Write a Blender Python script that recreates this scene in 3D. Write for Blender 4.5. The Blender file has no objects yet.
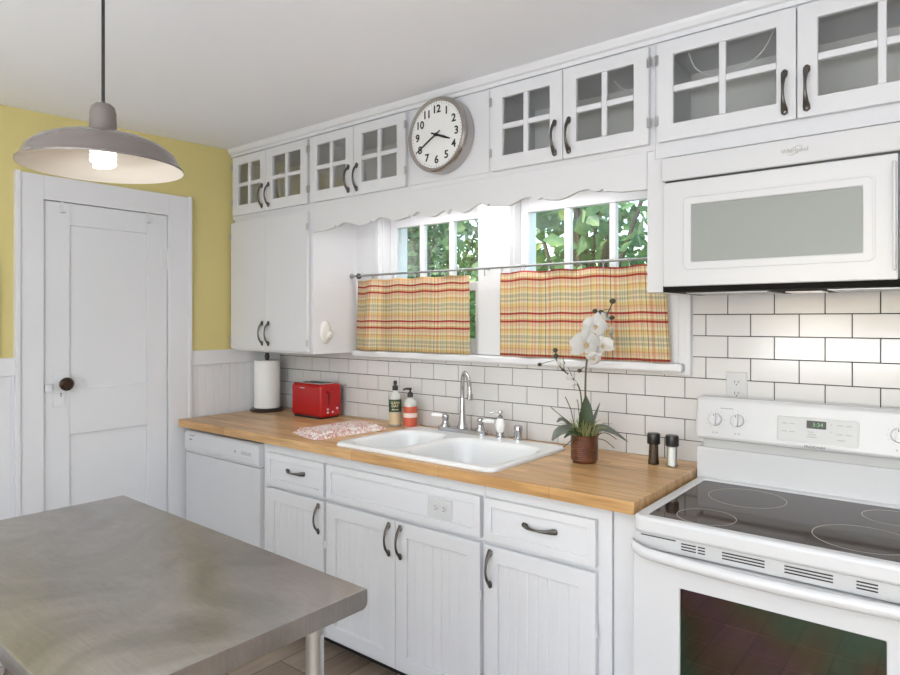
import bpy, bmesh, math, random
from mathutils import Vector, Matrix
random.seed(7)
PI = math.pi
S = bpy.context.scene
COL = S.collection
D2 = math.radians

# ------------------------------------------------------------------ materials
def mat(name, col, rough=.5, metal=0., **kw):
    m = bpy.data.materials.new(name); m.use_nodes = True
    b = m.node_tree.nodes['Principled BSDF']
    b.inputs['Base Color'].default_value = (*col, 1)
    b.inputs['Roughness'].default_value = rough
    b.inputs['Metallic'].default_value = metal
    for k, v in kw.items():
        b.inputs[k.replace('_', ' ')].default_value = v
    return m
def nt(m): return m.node_tree.nodes, m.node_tree.links, m.node_tree.nodes['Principled BSDF']
def node(N, t, **kw):
    n = N.new(t)
    for k, v in kw.items():
        if k in n.inputs: n.inputs[k].default_value = v
        else: setattr(n, k, v)
    return n
def ramp(N, stops, interp='LINEAR'):
    r = N.new('ShaderNodeValToRGB'); r.color_ramp.interpolation = interp
    e = r.color_ramp.elements
    while len(e) < len(stops): e.new(.5)
    for el, (p, c) in zip(e, stops):
        el.position = p; el.color = (*c, 1)
    return r
def bumpy(m, scale, strength, dist=.002, detail=3, stretch=None):
    N, L, b = nt(m)
    tc = N.new('ShaderNodeTexCoord'); mp = N.new('ShaderNodeMapping')
    if stretch: mp.inputs['Scale'].default_value = stretch
    no = node(N, 'ShaderNodeTexNoise', Scale=scale, Detail=detail)
    bp = node(N, 'ShaderNodeBump', Strength=strength, Distance=dist)
    L.new(tc.outputs['Object'], mp.inputs[0]); L.new(mp.outputs[0], no.inputs[0])
    L.new(no.outputs[0], bp.inputs['Height']); L.new(bp.outputs[0], b.inputs['Normal'])
    return m

paint = bumpy(mat('white cabinet paint', (.70, .70, .72), .36), 12, .05, .002)
trimp = bumpy(mat('white trim paint', (.74, .74, .76), .42), 12, .05, .002)
doorp = bumpy(mat('white door paint', (.74, .745, .765), .4), 9, .08, .002, 3, (1, 1, .25))
ceilm = bumpy(mat('ceiling paint', (.90, .91, .935), .8), 40, .15, .003)
yellow = bumpy(mat('yellow wall paint', (.66, .565, .235), .6), 60, .08, .002)
plainwall = mat('off white wall paint', (.72, .71, .68), .7)
tilem = mat('white glazed tile', (.69, .675, .665), .14)
grout = mat('dark grout', (.065, .06, .058), .9)
appl = mat('white appliance enamel', (.63, .63, .645), .22)
applm = mat('white appliance plastic', (.59, .59, .595), .38)
greyp = mat('light grey plastic', (.5, .5, .5), .4)
midgrey = mat('slot grey', (.23, .23, .24), .5)
mwin = mat('grey oven screen', (.29, .305, .29), .42)
blackp = mat('black plastic', (.015, .015, .015), .35)
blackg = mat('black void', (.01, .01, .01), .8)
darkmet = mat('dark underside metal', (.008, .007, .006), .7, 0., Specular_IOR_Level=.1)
chrome = mat('chrome', (.52, .52, .535), .16, 1.)
steel = mat('brushed hinge steel', (.5, .5, .5), .35, 1.)
pewter = mat('dark pewter', (.13, .12, .11), .38, .85)
rodm = mat('grey rod', (.36, .38, .38), .35, .8)
porcelain = mat('porcelain', (.86, .86, .86), .09)
sinkm = mat('white sink enamel', (.76, .77, .78), .1)
redm = mat('red toaster plastic', (.42, .006, .008), .2)
roomlin = mat('cabinet interior paint', (.78, .78, .77), .6)
papert = bumpy(mat('paper towel', (.86, .86, .85), .95), 220, .3, .002)
greenlab = mat('green label', (.02, .065, .03), .5)
creamlab = mat('cream label', (.62, .49, .31), .5)
orangelab = mat('orange label', (.55, .10, .05), .5)
pinklab = mat('pale pink label', (.80, .62, .55), .5)
markm = mat('grey print', (.22, .22, .23), .6)
inkm = mat('black ink', (.015, .015, .015), .5)
logom = mat('pale logo print', (.36, .36, .33), .4)
clockface = mat('clock dial white', (.80, .80, .79), .5)
bulbm = mat('bulb glass', (1, .95, .85), .3)
nb = bulbm.node_tree.nodes['Principled BSDF']; nb.inputs['Emission Color'].default_value = (1, .9, .74, 1); nb.inputs['Emission Strength'].default_value = 3.6
dispm = mat('lit display digits', (.1, .3, .1), .4)
nb = dispm.node_tree.nodes['Principled BSDF']; nb.inputs['Emission Color'].default_value = (.6, .85, .5, 1); nb.inputs['Emission Strength'].default_value = .2
lensm = mat('lamp lens', (.9, .85, .8), .3)
nb = lensm.node_tree.nodes['Principled BSDF']; nb.inputs['Emission Color'].default_value = (1, .9, .8, 1); nb.inputs['Emission Strength'].default_value = .25
shadeout = mat('taupe grey lamp enamel', (.185, .158, .145), .2, .3)
shadein = mat('white lamp lining', (.76, .70, .62), .5)
galv = mat('galvanised steel', (.60, .62, .62), .3, .9)
bronze = mat('dark bronze knob', (.05, .03, .02), .3, .7)
petalm = mat('white petal', (.64, .63, .61), .5)
petalm.node_tree.nodes['Principled BSDF'].inputs['Subsurface Weight'].default_value = .0
lipm = mat('orchid lip', (.55, .40, .22), .5)
budm = mat('dark bud', (.05, .05, .025), .5)
stemm = mat('plant stem', (.10, .085, .05), .6)
leafdark = mat('dark green leaf', (.030, .052, .016), .45)
leafgrey = mat('grey green leaf', (.125, .14, .115), .42)
grassm = mat('yellow green moss', (.26, .27, .10), .7)
saltm = mat('salt', (.8, .78, .75), .6)
pepperm = mat('pepper', (.07, .035, .018), .7)
barkm = mat('bark', (.10, .075, .055), .9)
lawnm = mat('lawn', (.06, .12, .03), .9)

def glass_mat(name, tint, refl, col=(1, 1, 1)):
    m = bpy.data.materials.new(name); m.use_nodes = True
    N, L = m.node_tree.nodes, m.node_tree.links
    N.remove(N['Principled BSDF'])
    out = N['Material Output']
    t = N.new('ShaderNodeBsdfTransparent'); t.inputs[0].default_value = (*tint, 1)
    g = N.new('ShaderNodeBsdfGlossy'); g.inputs['Roughness'].default_value = .03; g.inputs[0].default_value = (*col, 1)
    mx = N.new('ShaderNodeMixShader'); fr = node(N, 'ShaderNodeFresnel', IOR=1.45)
    mu = node(N, 'ShaderNodeMath', operation='MULTIPLY'); mu.inputs[1].default_value = refl
    L.new(fr.outputs[0], mu.inputs[0]); L.new(mu.outputs[0], mx.inputs[0])
    L.new(t.outputs[0], mx.inputs[1]); L.new(g.outputs[0], mx.inputs[2]); L.new(mx.outputs[0], out.inputs[0])
    return m
pane = glass_mat('window glass', (.96, .98, .97), 1.0)
cabglass = glass_mat('cabinet glass', (.93, .93, .92), .3)
bottleglass = mat('translucent plastic', (.72, .73, .69), .12, 0., Alpha=.62)
ovenglass = glass_mat('oven window glass', (.34, .30, .29), 3.0, (.8, .75, .75))
N, L = ovenglass.node_tree.nodes, ovenglass.node_tree.links       # coloured coating sheen
_tc = N.new('ShaderNodeTexCoord'); _no = node(N, 'ShaderNodeTexNoise', Scale=4.5, Detail=1); L.new(_tc.outputs['Object'], _no.inputs[0])
_r = ramp(N, [(.3, (.85, .55, .75)), (.45, (.75, .6, .4)), (.55, (.5, .85, .6)), (.68, (.45, .75, .85)), (.8, (.8, .6, .8))]); L.new(_no.outputs[0], _r.inputs[0])
for _n in N:
    if _n.type == 'BSDF_GLOSSY': L.new(_r.outputs[0], _n.inputs[0])

# glossy dark ceramic with faint speckle
cook = mat('black ceramic glass', (.034, .019, .013), .06, 0., IOR=1.27)
# oven window sheen: soft tinted colour film
N, L, b = nt(blackg)

def wood_mat():
    m = mat('butcher block', (.5, .3, .12), .33); N, L, b = nt(m)
    tc = N.new('ShaderNodeTexCoord'); mp = N.new('ShaderNodeMapping')
    mp.inputs['Location'].default_value = (.13, .02, 0)
    L.new(tc.outputs['Object'], mp.inputs[0])
    br = node(N, 'ShaderNodeTexBrick', Scale=1.0); br.offset = .37; br.offset_frequency = 2; br.squash = 1
    br.inputs['Color1'].default_value = (.70, .455, .225, 1); br.inputs['Color2'].default_value = (.50, .275, .105, 1)
    br.inputs['Mortar'].default_value = (.25, .12, .04, 1)
    br.inputs['Mortar Size'].default_value = .0006; br.inputs['Brick Width'].default_value = .46; br.inputs['Row Height'].default_value = .043
    br.inputs['Bias'].default_value = -.15
    L.new(mp.outputs[0], br.inputs[0])
    mp2 = N.new('ShaderNodeMapping'); mp2.inputs['Scale'].default_value = (2.2, 38, 38); L.new(tc.outputs['Object'], mp2.inputs[0])
    no = node(N, 'ShaderNodeTexNoise', Scale=1.6, Detail=6, Roughness=.62); L.new(mp2.outputs[0], no.inputs[0])
    r = ramp(N, [(.3, (.62, .55, .45)), (.62, (1.08, 1.08, 1.08))]); L.new(no.outputs[0], r.inputs[0])
    mx = node(N, 'ShaderNodeMix', data_type='RGBA', blend_type='MULTIPLY'); mx.inputs[0].default_value = .8
    L.new(br.outputs[0], mx.inputs[6]); L.new(r.outputs[0], mx.inputs[7])
    mp3 = N.new('ShaderNodeMapping'); mp3.inputs['Scale'].default_value = (1.2, 5, 5); L.new(tc.outputs['Object'], mp3.inputs[0])
    no2 = node(N, 'ShaderNodeTexNoise', Scale=3.1, Detail=2); L.new(mp3.outputs[0], no2.inputs[0])
    r2 = ramp(N, [(.35, (.8, .76, .7)), (.65, (1.1, 1.1, 1.1))]); L.new(no2.outputs[0], r2.inputs[0])
    mx2 = node(N, 'ShaderNodeMix', data_type='RGBA', blend_type='MULTIPLY'); mx2.inputs[0].default_value = .7
    L.new(mx.outputs[2], mx2.inputs[6]); L.new(r2.outputs[0], mx2.inputs[7])
    L.new(mx2.outputs[2], b.inputs['Base Color'])
    return m
wood = wood_mat()

def plank_mat():
    m = mat('wood look floor tile', (.2, .15, .12), .45); N, L, b = nt(m)
    tc = N.new('ShaderNodeTexCoord'); mp = N.new('ShaderNodeMapping')
    mp.inputs['Rotation'].default_value = (0, 0, PI/2); mp.inputs['Location'].default_value = (.86, .147, 0)
    L.new(tc.outputs['Object'], mp.inputs[0])
    br = node(N, 'ShaderNodeTexBrick', Scale=1.0); br.offset = .33; br.offset_frequency = 2
    br.inputs['Color1'].default_value = (.36, .28, .215, 1); br.inputs['Color2'].default_value = (.25, .185, .14, 1)
    br.inputs['Mortar'].default_value = (.11, .085, .07, 1)
    br.inputs['Mortar Size'].default_value = .0025; br.inputs['Brick Width'].default_value = .61; br.inputs['Row Height'].default_value = .1535
    L.new(mp.outputs[0], br.inputs[0])
    mp2 = N.new('ShaderNodeMapping'); mp2.inputs['Scale'].default_value = (14, 1.5, 1); L.new(tc.outputs['Object'], mp2.inputs[0])
    no = node(N, 'ShaderNodeTexNoise', Scale=2.2, Detail=6, Roughness=.6); L.new(mp2.outputs[0], no.inputs[0])
    r = ramp(N, [(.3, (.68, .66, .64)), (.68, (1.15, 1.15, 1.15))]); L.new(no.outputs[0], r.inputs[0])
    mx = node(N, 'ShaderNodeMix', data_type='RGBA', blend_type='MULTIPLY'); mx.inputs[0].default_value = .9
    L.new(br.outputs[0], mx.inputs[6]); L.new(r.outputs[0], mx.inputs[7]); L.new(mx.outputs[2], b.inputs['Base Color'])
    return m
plank = plank_mat()

def stainless_mat():
    m = mat('worn stainless steel', (.48, .46, .44), .36, 1.); N, L, b = nt(m)
    tc = N.new('ShaderNodeTexCoord')
    mp = N.new('ShaderNodeMapping'); mp.inputs['Scale'].default_value = (5, 90, 5); L.new(tc.outputs['Object'], mp.inputs[0])
    n1 = node(N, 'ShaderNodeTexNoise', Scale=3, Detail=4, Roughness=.6); L.new(mp.outputs[0], n1.inputs[0])
    n2 = node(N, 'ShaderNodeTexNoise', Scale=3.2, Detail=5, Roughness=.65, Distortion=1.2); L.new(tc.outputs['Object'], n2.inputs[0])
    n3 = node(N, 'ShaderNodeTexWave', Scale=5, Distortion=9, Detail=3); n3.wave_type = 'RINGS'; n3.inputs['Detail Scale'].default_value = 1.6; L.new(tc.outputs['Object'], n3.inputs[0])
    r1 = ramp(N, [(.28, (.34, .325, .315)), (.5, (.44, .425, .415)), (.72, (.55, .535, .525))]); L.new(n2.outputs[0], r1.inputs[0])
    r3 = ramp(N, [(.25, (.93, .93, .93)), (.75, (1.06, 1.06, 1.06))]); L.new(n1.outputs[0], r3.inputs[0])
    mx = node(N, 'ShaderNodeMix', data_type='RGBA', blend_type='MULTIPLY'); mx.inputs[0].default_value = .8
    mp4 = N.new('ShaderNodeMapping'); mp4.inputs['Scale'].default_value = (3, 26, 3); mp4.inputs['Rotation'].default_value = (0, 0, .55); L.new(tc.outputs['Object'], mp4.inputs[0])
    n4 = node(N, 'ShaderNodeTexNoise', Scale=2.4, Detail=5, Roughness=.7, Distortion=2.2); L.new(mp4.outputs[0], n4.inputs[0])
    r4 = ramp(N, [(.36, (.84, .83, .82)), (.5, (1, 1, 1)), (.66, (1.16, 1.15, 1.13))]); L.new(n4.outputs[0], r4.inputs[0])
    mx4 = node(N, 'ShaderNodeMix', data_type='RGBA', blend_type='MULTIPLY'); mx4.inputs[0].default_value = .28
    L.new(r1.outputs[0], mx.inputs[6]); L.new(r3.outputs[0], mx.inputs[7]); L.new(mx.outputs[2], mx4.inputs[6]); L.new(r4.outputs[0], mx4.inputs[7]); L.new(mx4.outputs[2], b.inputs['Base Color'])
    ma = node(N, 'ShaderNodeMapRange'); ma.inputs[3].default_value = .24; ma.inputs[4].default_value = .44
    L.new(n2.outputs[0], ma.inputs[0]); L.new(ma.outputs[0], b.inputs['Roughness'])
    bp = node(N, 'ShaderNodeBump', Strength=.14, Distance=.001); L.new(n1.outputs[0], bp.inputs['Height']); L.new(bp.outputs[0], b.inputs['Normal'])
    return m
stainless = stainless_mat()

def plaid_mat():
    m = mat('plaid cotton', (.7, .5, .3), .9); N, L, b = nt(m)
    uv = N.new('ShaderNodeUVMap'); uv.uv_map = 'UVMap'
    sx = N.new('ShaderNodeSeparateXYZ'); L.new(uv.outputs[0], sx.inputs[0])
    def fract(sock, period):
        d = node(N, 'ShaderNodeMath', operation='DIVIDE'); L.new(sock, d.inputs[0]); d.inputs[1].default_value = period
        f = node(N, 'ShaderNodeMath', operation='FRACT'); L.new(d.outputs[0], f.inputs[0]); return f.outputs[0]
    cream, yel, org, grn, red, pnk = (.86, .76, .54), (.82, .66, .34), (.78, .51, .29), (.62, .58, .42), (.50, .075, .06), (.82, .61, .45)
    hr = ramp(N, [(0, red), (.045, pnk), (.10, cream), (.15, org), (.19, red), (.235, pnk), (.33, cream), (.39, org), (.43, yel), (.50, cream), (.55, grn), (.63, cream), (.67, grn), (.73, cream), (.78, yel), (.85, org), (.89, pnk), (.95, cream)], 'CONSTANT')
    L.new(fract(sx.outputs[1], .182), hr.inputs[0])
    w = (1, 1, 1); dk = (.34, .29, .22); rd = (.88, .68, .58); yl = (.98, .92, .70); gr = (.66, .65, .53)
    vr = ramp(N, [(0, dk), (.022, w), (.10, rd), (.18, w), (.25, gr), (.27, w), (.31, gr), (.33, w), (.37, gr), (.39, w), (.45, dk), (.468, yl), (.56, w), (.60, rd), (.64, w), (.68, rd), (.72, w), (.80, gr), (.83, w), (.86, dk), (.875, yl), (.95, w)], 'CONSTANT')
    L.new(fract(sx.outputs[0], .152), vr.inputs[0])
    mx = node(N, 'ShaderNodeMix', data_type='RGBA', blend_type='MULTIPLY'); mx.inputs[0].default_value = .95
    L.new(hr.outputs[0], mx.inputs[6]); L.new(vr.outputs[0], mx.inputs[7])
    L.new(mx.outputs[2], b.inputs['Base Color'])
    tr = N.new('ShaderNodeBsdfTranslucent'); L.new(mx.outputs[2], tr.inputs[0])
    ms = N.new('ShaderNodeMixShader'); ms.inputs[0].default_value = .32
    out = N['Material Output']; L.new(b.outputs[0], ms.inputs[1]); L.new(tr.outputs[0], ms.inputs[2]); L.new(ms.outputs[0], out.inputs[0])
    wv = node(N, 'ShaderNodeTexNoise', Scale=260); bp = node(N, 'ShaderNodeBump', Strength=.15, Distance=.001)
    L.new(uv.outputs[0], wv.inputs[0]); L.new(wv.outputs[0], bp.inputs['Height']); L.new(bp.outputs[0], b.inputs['Normal'])
    return m
plaid = plaid_mat()

def print_mat():
    m = mat('printed towel', (.8, .75, .72), .95); N, L, b = nt(m)
    tc = N.new('ShaderNodeTexCoord')
    no = node(N, 'ShaderNodeTexNoise', Scale=44, Detail=3, Distortion=.8); L.new(tc.outputs['Object'], no.inputs[0])
    r = ramp(N, [(.0, (.80, .76, .74)), (.44, (.78, .72, .70)), (.49, (.50, .17, .14)), (.54, (.60, .34, .27)), (.57, (.80, .74, .72)), (1, (.8, .76, .74))]); L.new(no.outputs[0], r.inputs[0])
    L.new(r.outputs[0], b.inputs['Base Color']); return m
printm = print_mat()

def pot_mat():
    m = mat('ribbed brown pot', (.16, .055, .022), .3); N, L, b = nt(m)
    tc = N.new('ShaderNodeTexCoord')
    w = node(N, 'ShaderNodeTexNoise', Scale=30, Detail=3); L.new(tc.outputs['Object'], w.inputs[0])
    r = ramp(N, [(.3, (.06, .018, .007)), (.7, (.17, .055, .02))]); L.new(w.outputs[0], r.inputs[0]); L.new(r.outputs[0], b.inputs['Base Color'])
    return m
potm = pot_mat()

def leaf_mat(name, c1, c2, c3, tl=.35):
    m = mat(name, c1, .5); N, L, b = nt(m)
    oi = N.new('ShaderNodeTexCoord'); no = node(N, 'ShaderNodeTexNoise', Scale=4.2, Detail=3); L.new(oi.outputs['Object'], no.inputs[0])
    r = ramp(N, [(.32, c1), (.52, c2), (.7, c3)]); L.new(no.outputs[0], r.inputs[0]); L.new(r.outputs[0], b.inputs['Base Color'])
    tr = N.new('ShaderNodeBsdfTranslucent'); L.new(r.outputs[0], tr.inputs[0])
    ms = N.new('ShaderNodeMixShader'); ms.inputs[0].default_value = tl
    out = N['Material Output']; L.new(b.outputs[0], ms.inputs[1]); L.new(tr.outputs[0], ms.inputs[2]); L.new(ms.outputs[0], out.inputs[0])
    return m
foliage = leaf_mat('garden foliage', (.03, .085, .03), (.07, .17, .055), (.19, .30, .09))
vinefol = leaf_mat('vine foliage', (.06, .14, .06), (.14, .24, .10), (.33, .42, .12), .45)

# ------------------------------------------------------------------ mesh helpers
ORG = {}
def BM(): return bmesh.new()
def box(bm, x0, x1, y0, y1, z0, z1):
    v = [bm.verts.new((x, y, z)) for x in (x0, x1) for y in (y0, y1) for z in (z0, z1)]
    for f in ((0, 1, 3, 2), (4, 6, 7, 5), (0, 4, 5, 1), (2, 3, 7, 6), (0, 2, 6, 4), (1, 5, 7, 3)):
        bm.faces.new([v[i] for i in f])
    return v
def prism(bm, pts, axis, a, b):
    """polygon extruded along axis. axis 'y': pts=(x,z); 'x': pts=(y,z); 'z': pts=(x,y)"""
    def p(q, t):
        return {'y': (q[0], t, q[1]), 'x': (t, q[0], q[1]), 'z': (q[0], q[1], t)}[axis]
    A = [bm.verts.new(p(q, a)) for q in pts]; B = [bm.verts.new(p(q, b)) for q in pts]
    n = len(pts); bm.faces.new(A); bm.faces.new(B[::-1])
    for i in range(n):
        j = (i+1) % n; bm.faces.new((A[i], B[i], B[j], A[j]))
def ring(bm, outer, inner, axis, a, b):
    """frame: two matching polygons, extruded"""
    def p(q, t):
        return {'y': (q[0], t, q[1]), 'x': (t, q[0], q[1]), 'z': (q[0], q[1], t)}[axis]
    n = len(outer)
    V = [[bm.verts.new(p(q, t)) for q in P] for t in (a, b) for P in (outer, inner)]
    for i in range(n):
        j = (i+1) % n
        bm.faces.new((V[0][i], V[0][j], V[1][j], V[1][i])); bm.faces.new((V[2][i], V[3][i], V[3][j], V[2][j]))
        bm.faces.new((V[0][i], V[2][i], V[2][j], V[0][j])); bm.faces.new((V[1][i], V[1][j], V[3][j], V[3][i]))
def rrect(x0, x1, y0, y1, r, n=6):
    out = []
    for cx, cy, a0 in ((x1-r, y1-r, 0), (x0+r, y1-r, 90), (x0+r, y0+r, 180), (x1-r, y0+r, 270)):
        for i in range(n+1):
            a = D2(a0+90*i/n); out.append((cx+r*math.cos(a), cy+r*math.sin(a)))
    return out
def lathe(bm, prof, c=(0, 0, 0), seg=32, axis=None, close=True):
    """profile [(r, h)] about +Z through c, or about the given axis vector"""
    R = Matrix.Identity(3)
    if axis is not None: R = Vector((0, 0, 1)).rotation_difference(Vector(axis)).to_matrix()
    c = Vector(c); rings = []
    for r, h in prof:
        if r < 1e-6: rings.append([bm.verts.new(c+R @ Vector((0, 0, h)))])
        else: rings.append([bm.verts.new(c+R @ Vector((r*math.cos(2*PI*i/seg), r*math.sin(2*PI*i/seg), h))) for i in range(seg)])
    for A, B in zip(rings, rings[1:]):
        for i in range(seg):
            j = (i+1) % seg
            if len(A) == 1 and len(B) == 1: continue
            if len(A) == 1: bm.faces.new((A[0], B[j], B[i]))
            elif len(B) == 1: bm.faces.new((A[i], A[j], B[0]))
            else: bm.faces.new((A[i], A[j], B[j], B[i]))
    if close:
        if len(rings[0]) > 1: bm.faces.new(rings[0][::-1])
        if len(rings[-1]) > 1: bm.faces.new(rings[-1])
def cyl(bm, c, r, h, seg=24, axis=None): lathe(bm, [(r, 0), (r, h)], c, seg, axis)
def ball(bm, c, r, seg=16, sc=(1, 1, 1)):
    M = Matrix.Translation(Vector(c)) @ Matrix.Diagonal((*sc, 1))
    bmesh.ops.create_uvsphere(bm, u_segments=seg, v_segments=max(6, seg//2), radius=r, matrix=M)
def tube(bm, pts, rad, seg=10):
    pts = [Vector(p) for p in pts]; n = len(pts)
    rads = rad if isinstance(rad, (list, tuple)) else [rad]*n
    prev = None; rings = []
    for i, p in enumerate(pts):
        t = (pts[min(i+1, n-1)]-pts[max(i-1, 0)]).normalized()
        if prev is None:
            ref = Vector((0, 0, 1)) if abs(t.z) < .9 else Vector((1, 0, 0))
            u = t.cross(ref).normalized()
        else:
            u = (prev - t*prev.dot(t)).normalized()
        prev = u; w = t.cross(u)
        rr = rads[i]; ru, rw = rr if isinstance(rr, tuple) else (rr, rr)
        rings.append([bm.verts.new(p+u*ru*math.cos(2*PI*k/seg)+w*rw*math.sin(2*PI*k/seg)) for k in range(seg)])
    for A, B in zip(rings, rings[1:]):
        for k in range(seg):
            j = (k+1) % seg; bm.faces.new((A[k], A[j], B[j], B[k]))
    bm.faces.new(rings[0][::-1]); bm.faces.new(rings[-1])
def smoothpts(ctrl, n=8):
    """Catmull-Rom"""
    P = [Vector(p) for p in ctrl]; P = [P[0]*2-P[1]]+P+[P[-1]*2-P[-2]]; out = []
    for i in range(1, len(P)-2):
        for k in range(n):
            t = k/n; a, b_, c, d = P[i-1], P[i], P[i+1], P[i+2]
            out.append(.5*((2*b_)+(c-a)*t+(2*a-5*b_+4*c-d)*t*t+(3*b_-a-3*c+d)*t**3))
    out.append(P[-2]); return out
def rot(bm, ang, axis, c, verts=None):
    bmesh.ops.rotate(bm, verts=verts or bm.verts, cent=c, matrix=Matrix.Rotation(ang, 3, axis))
def obj(name, bm, m, parent=None, bevel=0, smooth=False, seg=2, label=None, uv=False):
    o0 = ORG.get(parent.name, Vector()) if parent else Vector()
    bmesh.ops.recalc_face_normals(bm, faces=bm.faces)
    bm.transform(Matrix.Translation(-o0))
    me = bpy.data.meshes.new(name); bm.to_mesh(me); bm.free()
    me.materials.append(m)
    o = bpy.data.objects.new(name, me); COL.objects.link(o)
    if parent: o.parent = parent
    ORG[o.name] = o0
    if smooth:
        for p in me.polygons: p.use_smooth = True
        me.set_sharp_from_angle(angle=D2(40))
    if bevel:
        md = o.modifiers.new('edge', 'BEVEL'); md.width = bevel; md.segments = seg; md.limit_method = 'ANGLE'; md.angle_limit = D2(35)
    if label: o['label'] = label
    return o
def thing(name, label, cat, loc, group=None):
    o = bpy.data.objects.new(name, None); COL.objects.link(o); o.location = loc; o.empty_display_size = .05
    ORG[o.name] = Vector(loc); o['label'] = label; o['category'] = cat
    if group: o['group'] = group
    return o
def tag(o, label, cat, group=None):
    o['label'] = label; o['category'] = cat
    if group: o['group'] = group
    return o
def struct(name, bm, m, bevel=0, parent=None, label=None, smooth=False):
    o = obj(name, bm, m, parent, bevel, smooth)
    if not parent: o['kind'] = 'structure'
    if label: o['label'] = label
    return o
def text_bm(bm, s, size, M, depth=.0006, align='CENTER', bold=0.0, xs=1.0):
    cu = bpy.data.curves.new('lettering', 'FONT'); cu.body = s; cu.size = size; cu.extrude = depth
    cu.align_x = align; cu.align_y = 'CENTER'; cu.offset = bold; cu.resolution_u = 4
    t = bpy.data.objects.new('lettering', cu); COL.objects.link(t)
    bpy.context.view_layer.update()
    dg = bpy.context.evaluated_depsgraph_get(); me = bpy.data.meshes.new_from_object(t.evaluated_get(dg))
    me.transform(M @ Matrix.Diagonal((xs, 1, 1, 1)))
    bm.from_mesh(me); bpy.data.meshes.remove(me)
    bpy.data.objects.remove(t); bpy.data.curves.remove(cu)
def face_front(x, y, z, tilt=0):   # text plane facing -Y
    return Matrix.Translation((x, y, z)) @ Matrix.Rotation(PI/2+tilt, 4, 'X')

# ------------------------------------------------------------------ the room
XL, CEIL, XR, YB = -3.345, 2.436, 1.75, -4.7
b = BM(); box(b, XL-.15, XR+.15, YB-.15, .15, -.1, 0); struct('floor', b, plank)
b = BM(); prism(b, [(.15, CEIL), (-.33, CEIL), (-1.5, 2.404), (YB-.15, 2.404), (YB-.15, 2.56), (.15, 2.56)], 'x', XL-.15, XR+.15); struct('ceiling', b, ceilm)
W1 = (-2.452, -1.802, 1.286, 2.03); W2 = (-1.622, -.925, 1.286, 2.03)
b = BM()
y0, y1 = .008, .15
box(b, XL-.15, W1[0], y0, y1, 0, CEIL); box(b, W1[1], W2[0], y0, y1, 0, CEIL); box(b, W2[1], XR, y0, y1, 0, CEIL)
for w in (W1, W2): box(b, w[0], w[1], y0, y1, 0, w[2]); box(b, w[0], w[1], y0, y1, w[3], CEIL)
wall_back = struct('wall_back', b, plainwall)
# grout bed and tiles
def tile_ranges():
    rows = []
    for n in range(10):
        z0 = .9195+.0794*n; z1 = z0+.0764
        off = .0778 if n % 2 == 0 else 0
        rows.append((z0, z1, off))
    return rows
bg = BM(); box(bg, XL+.015, -.815, .0035, .009, .90, 1.287); box(bg, -.8149, .75, .0035, .009, .90, 1.70)
struct('grout_bed', bg, grout, parent=wall_back)
bt = BM()
for z0, z1, off in tile_ranges():
    for k in range(-18, 13):
        x0 = -1.0+off+k*.1556+.0015; x1 = x0+.1526
        for (xa, xb, za, zb) in ((XL+.016, -.8155, .92, 1.284), (-.8155, .75, .92, 1.70)):
            if zb == 1.70 and z0 < 1.25: xa = -.8155
            a, c, e, f = max(x0, xa), min(x1, xb), max(z0, za), min(z1, zb)
            if za == .92 and zb == 1.284 and z1 < 1.25 and x0 < -.8155 < x1: c = x1
            if zb == 1.70 and z1 < 1.25 and x0 < -.8155 < x1: continue
            if c-a > .004 and f-e > .004: box(bt, a, c, 0, .0045, e, f)
struct('backsplash_tiles', bt, tilem, .0012, wall_back)
# left wall with a door opening
DY0, DY1, DZ = -1.316, -.712, 2.012
b = BM(); x0 = XL-.15
box(b, x0, XL, YB-.15, DY0, 0, CEIL); box(b, x0, XL, DY1, .008, 0, CEIL); box(b, x0, XL, DY0, DY1, DZ, CEIL)
wall_left = struct('wall_left', b, yellow)
b = BM(); box(b, XR, XR+.15, YB-.15, .15, 0, CEIL); struct('wall_right', b, plainwall)
b = BM(); box(b, XL-.15, -1.6, YB-.15, YB, 0, CEIL); box(b, 1.3, XR+.15, YB-.15, YB, 0, CEIL); box(b, -1.6, 1.3, YB-.15, YB, 0, .8); box(b, -1.6, 1.3, YB-.15, YB, 2.2, CEIL)
struct('wall_rear', b, plainwall)
# wainscot of beadboard with a cap band
b = BM()
def bead(bm, ya, yb, z0, z1):
    y = ya
    while y < yb-.004:
        e = min(y+.048, yb); box(bm, XL, XL+.012, y+.0015, e-.0015, z0, z1); y += .048
    box(bm, XL, XL+.0095, ya, yb, z0, z1)
bead(b, -.588, .0, .1, 1.205); bead(b, -3.6, -1.427, .1, 1.205)
struct('trim_1', b, trimp, .001, label='white beadboard wainscot panelling below the yellow wall')
b = BM()
for ya, yb in ((-.588, .0), (-3.6, -1.427)):
    box(b, XL, XL+.022, ya, yb, 1.204, 1.284); 
struct('trim_2', b, trimp, .003, label='flat white cap band on top of the wainscot')
b = BM()
for ya, yb in ((-.588, -.3), (-3.6, -1.427)): box(b, XL, XL+.018, ya, yb, 0, .10)
struct('baseboard_left', b, trimp, .003)
b = BM(); box(b, XL, XL+.02, -2.45, -1.490, 1.284, 1.70); struct('added_board', b, trimp, .003)  # guessed white board, mostly out of view; added to cut yellow in tabletop reflection
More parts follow.
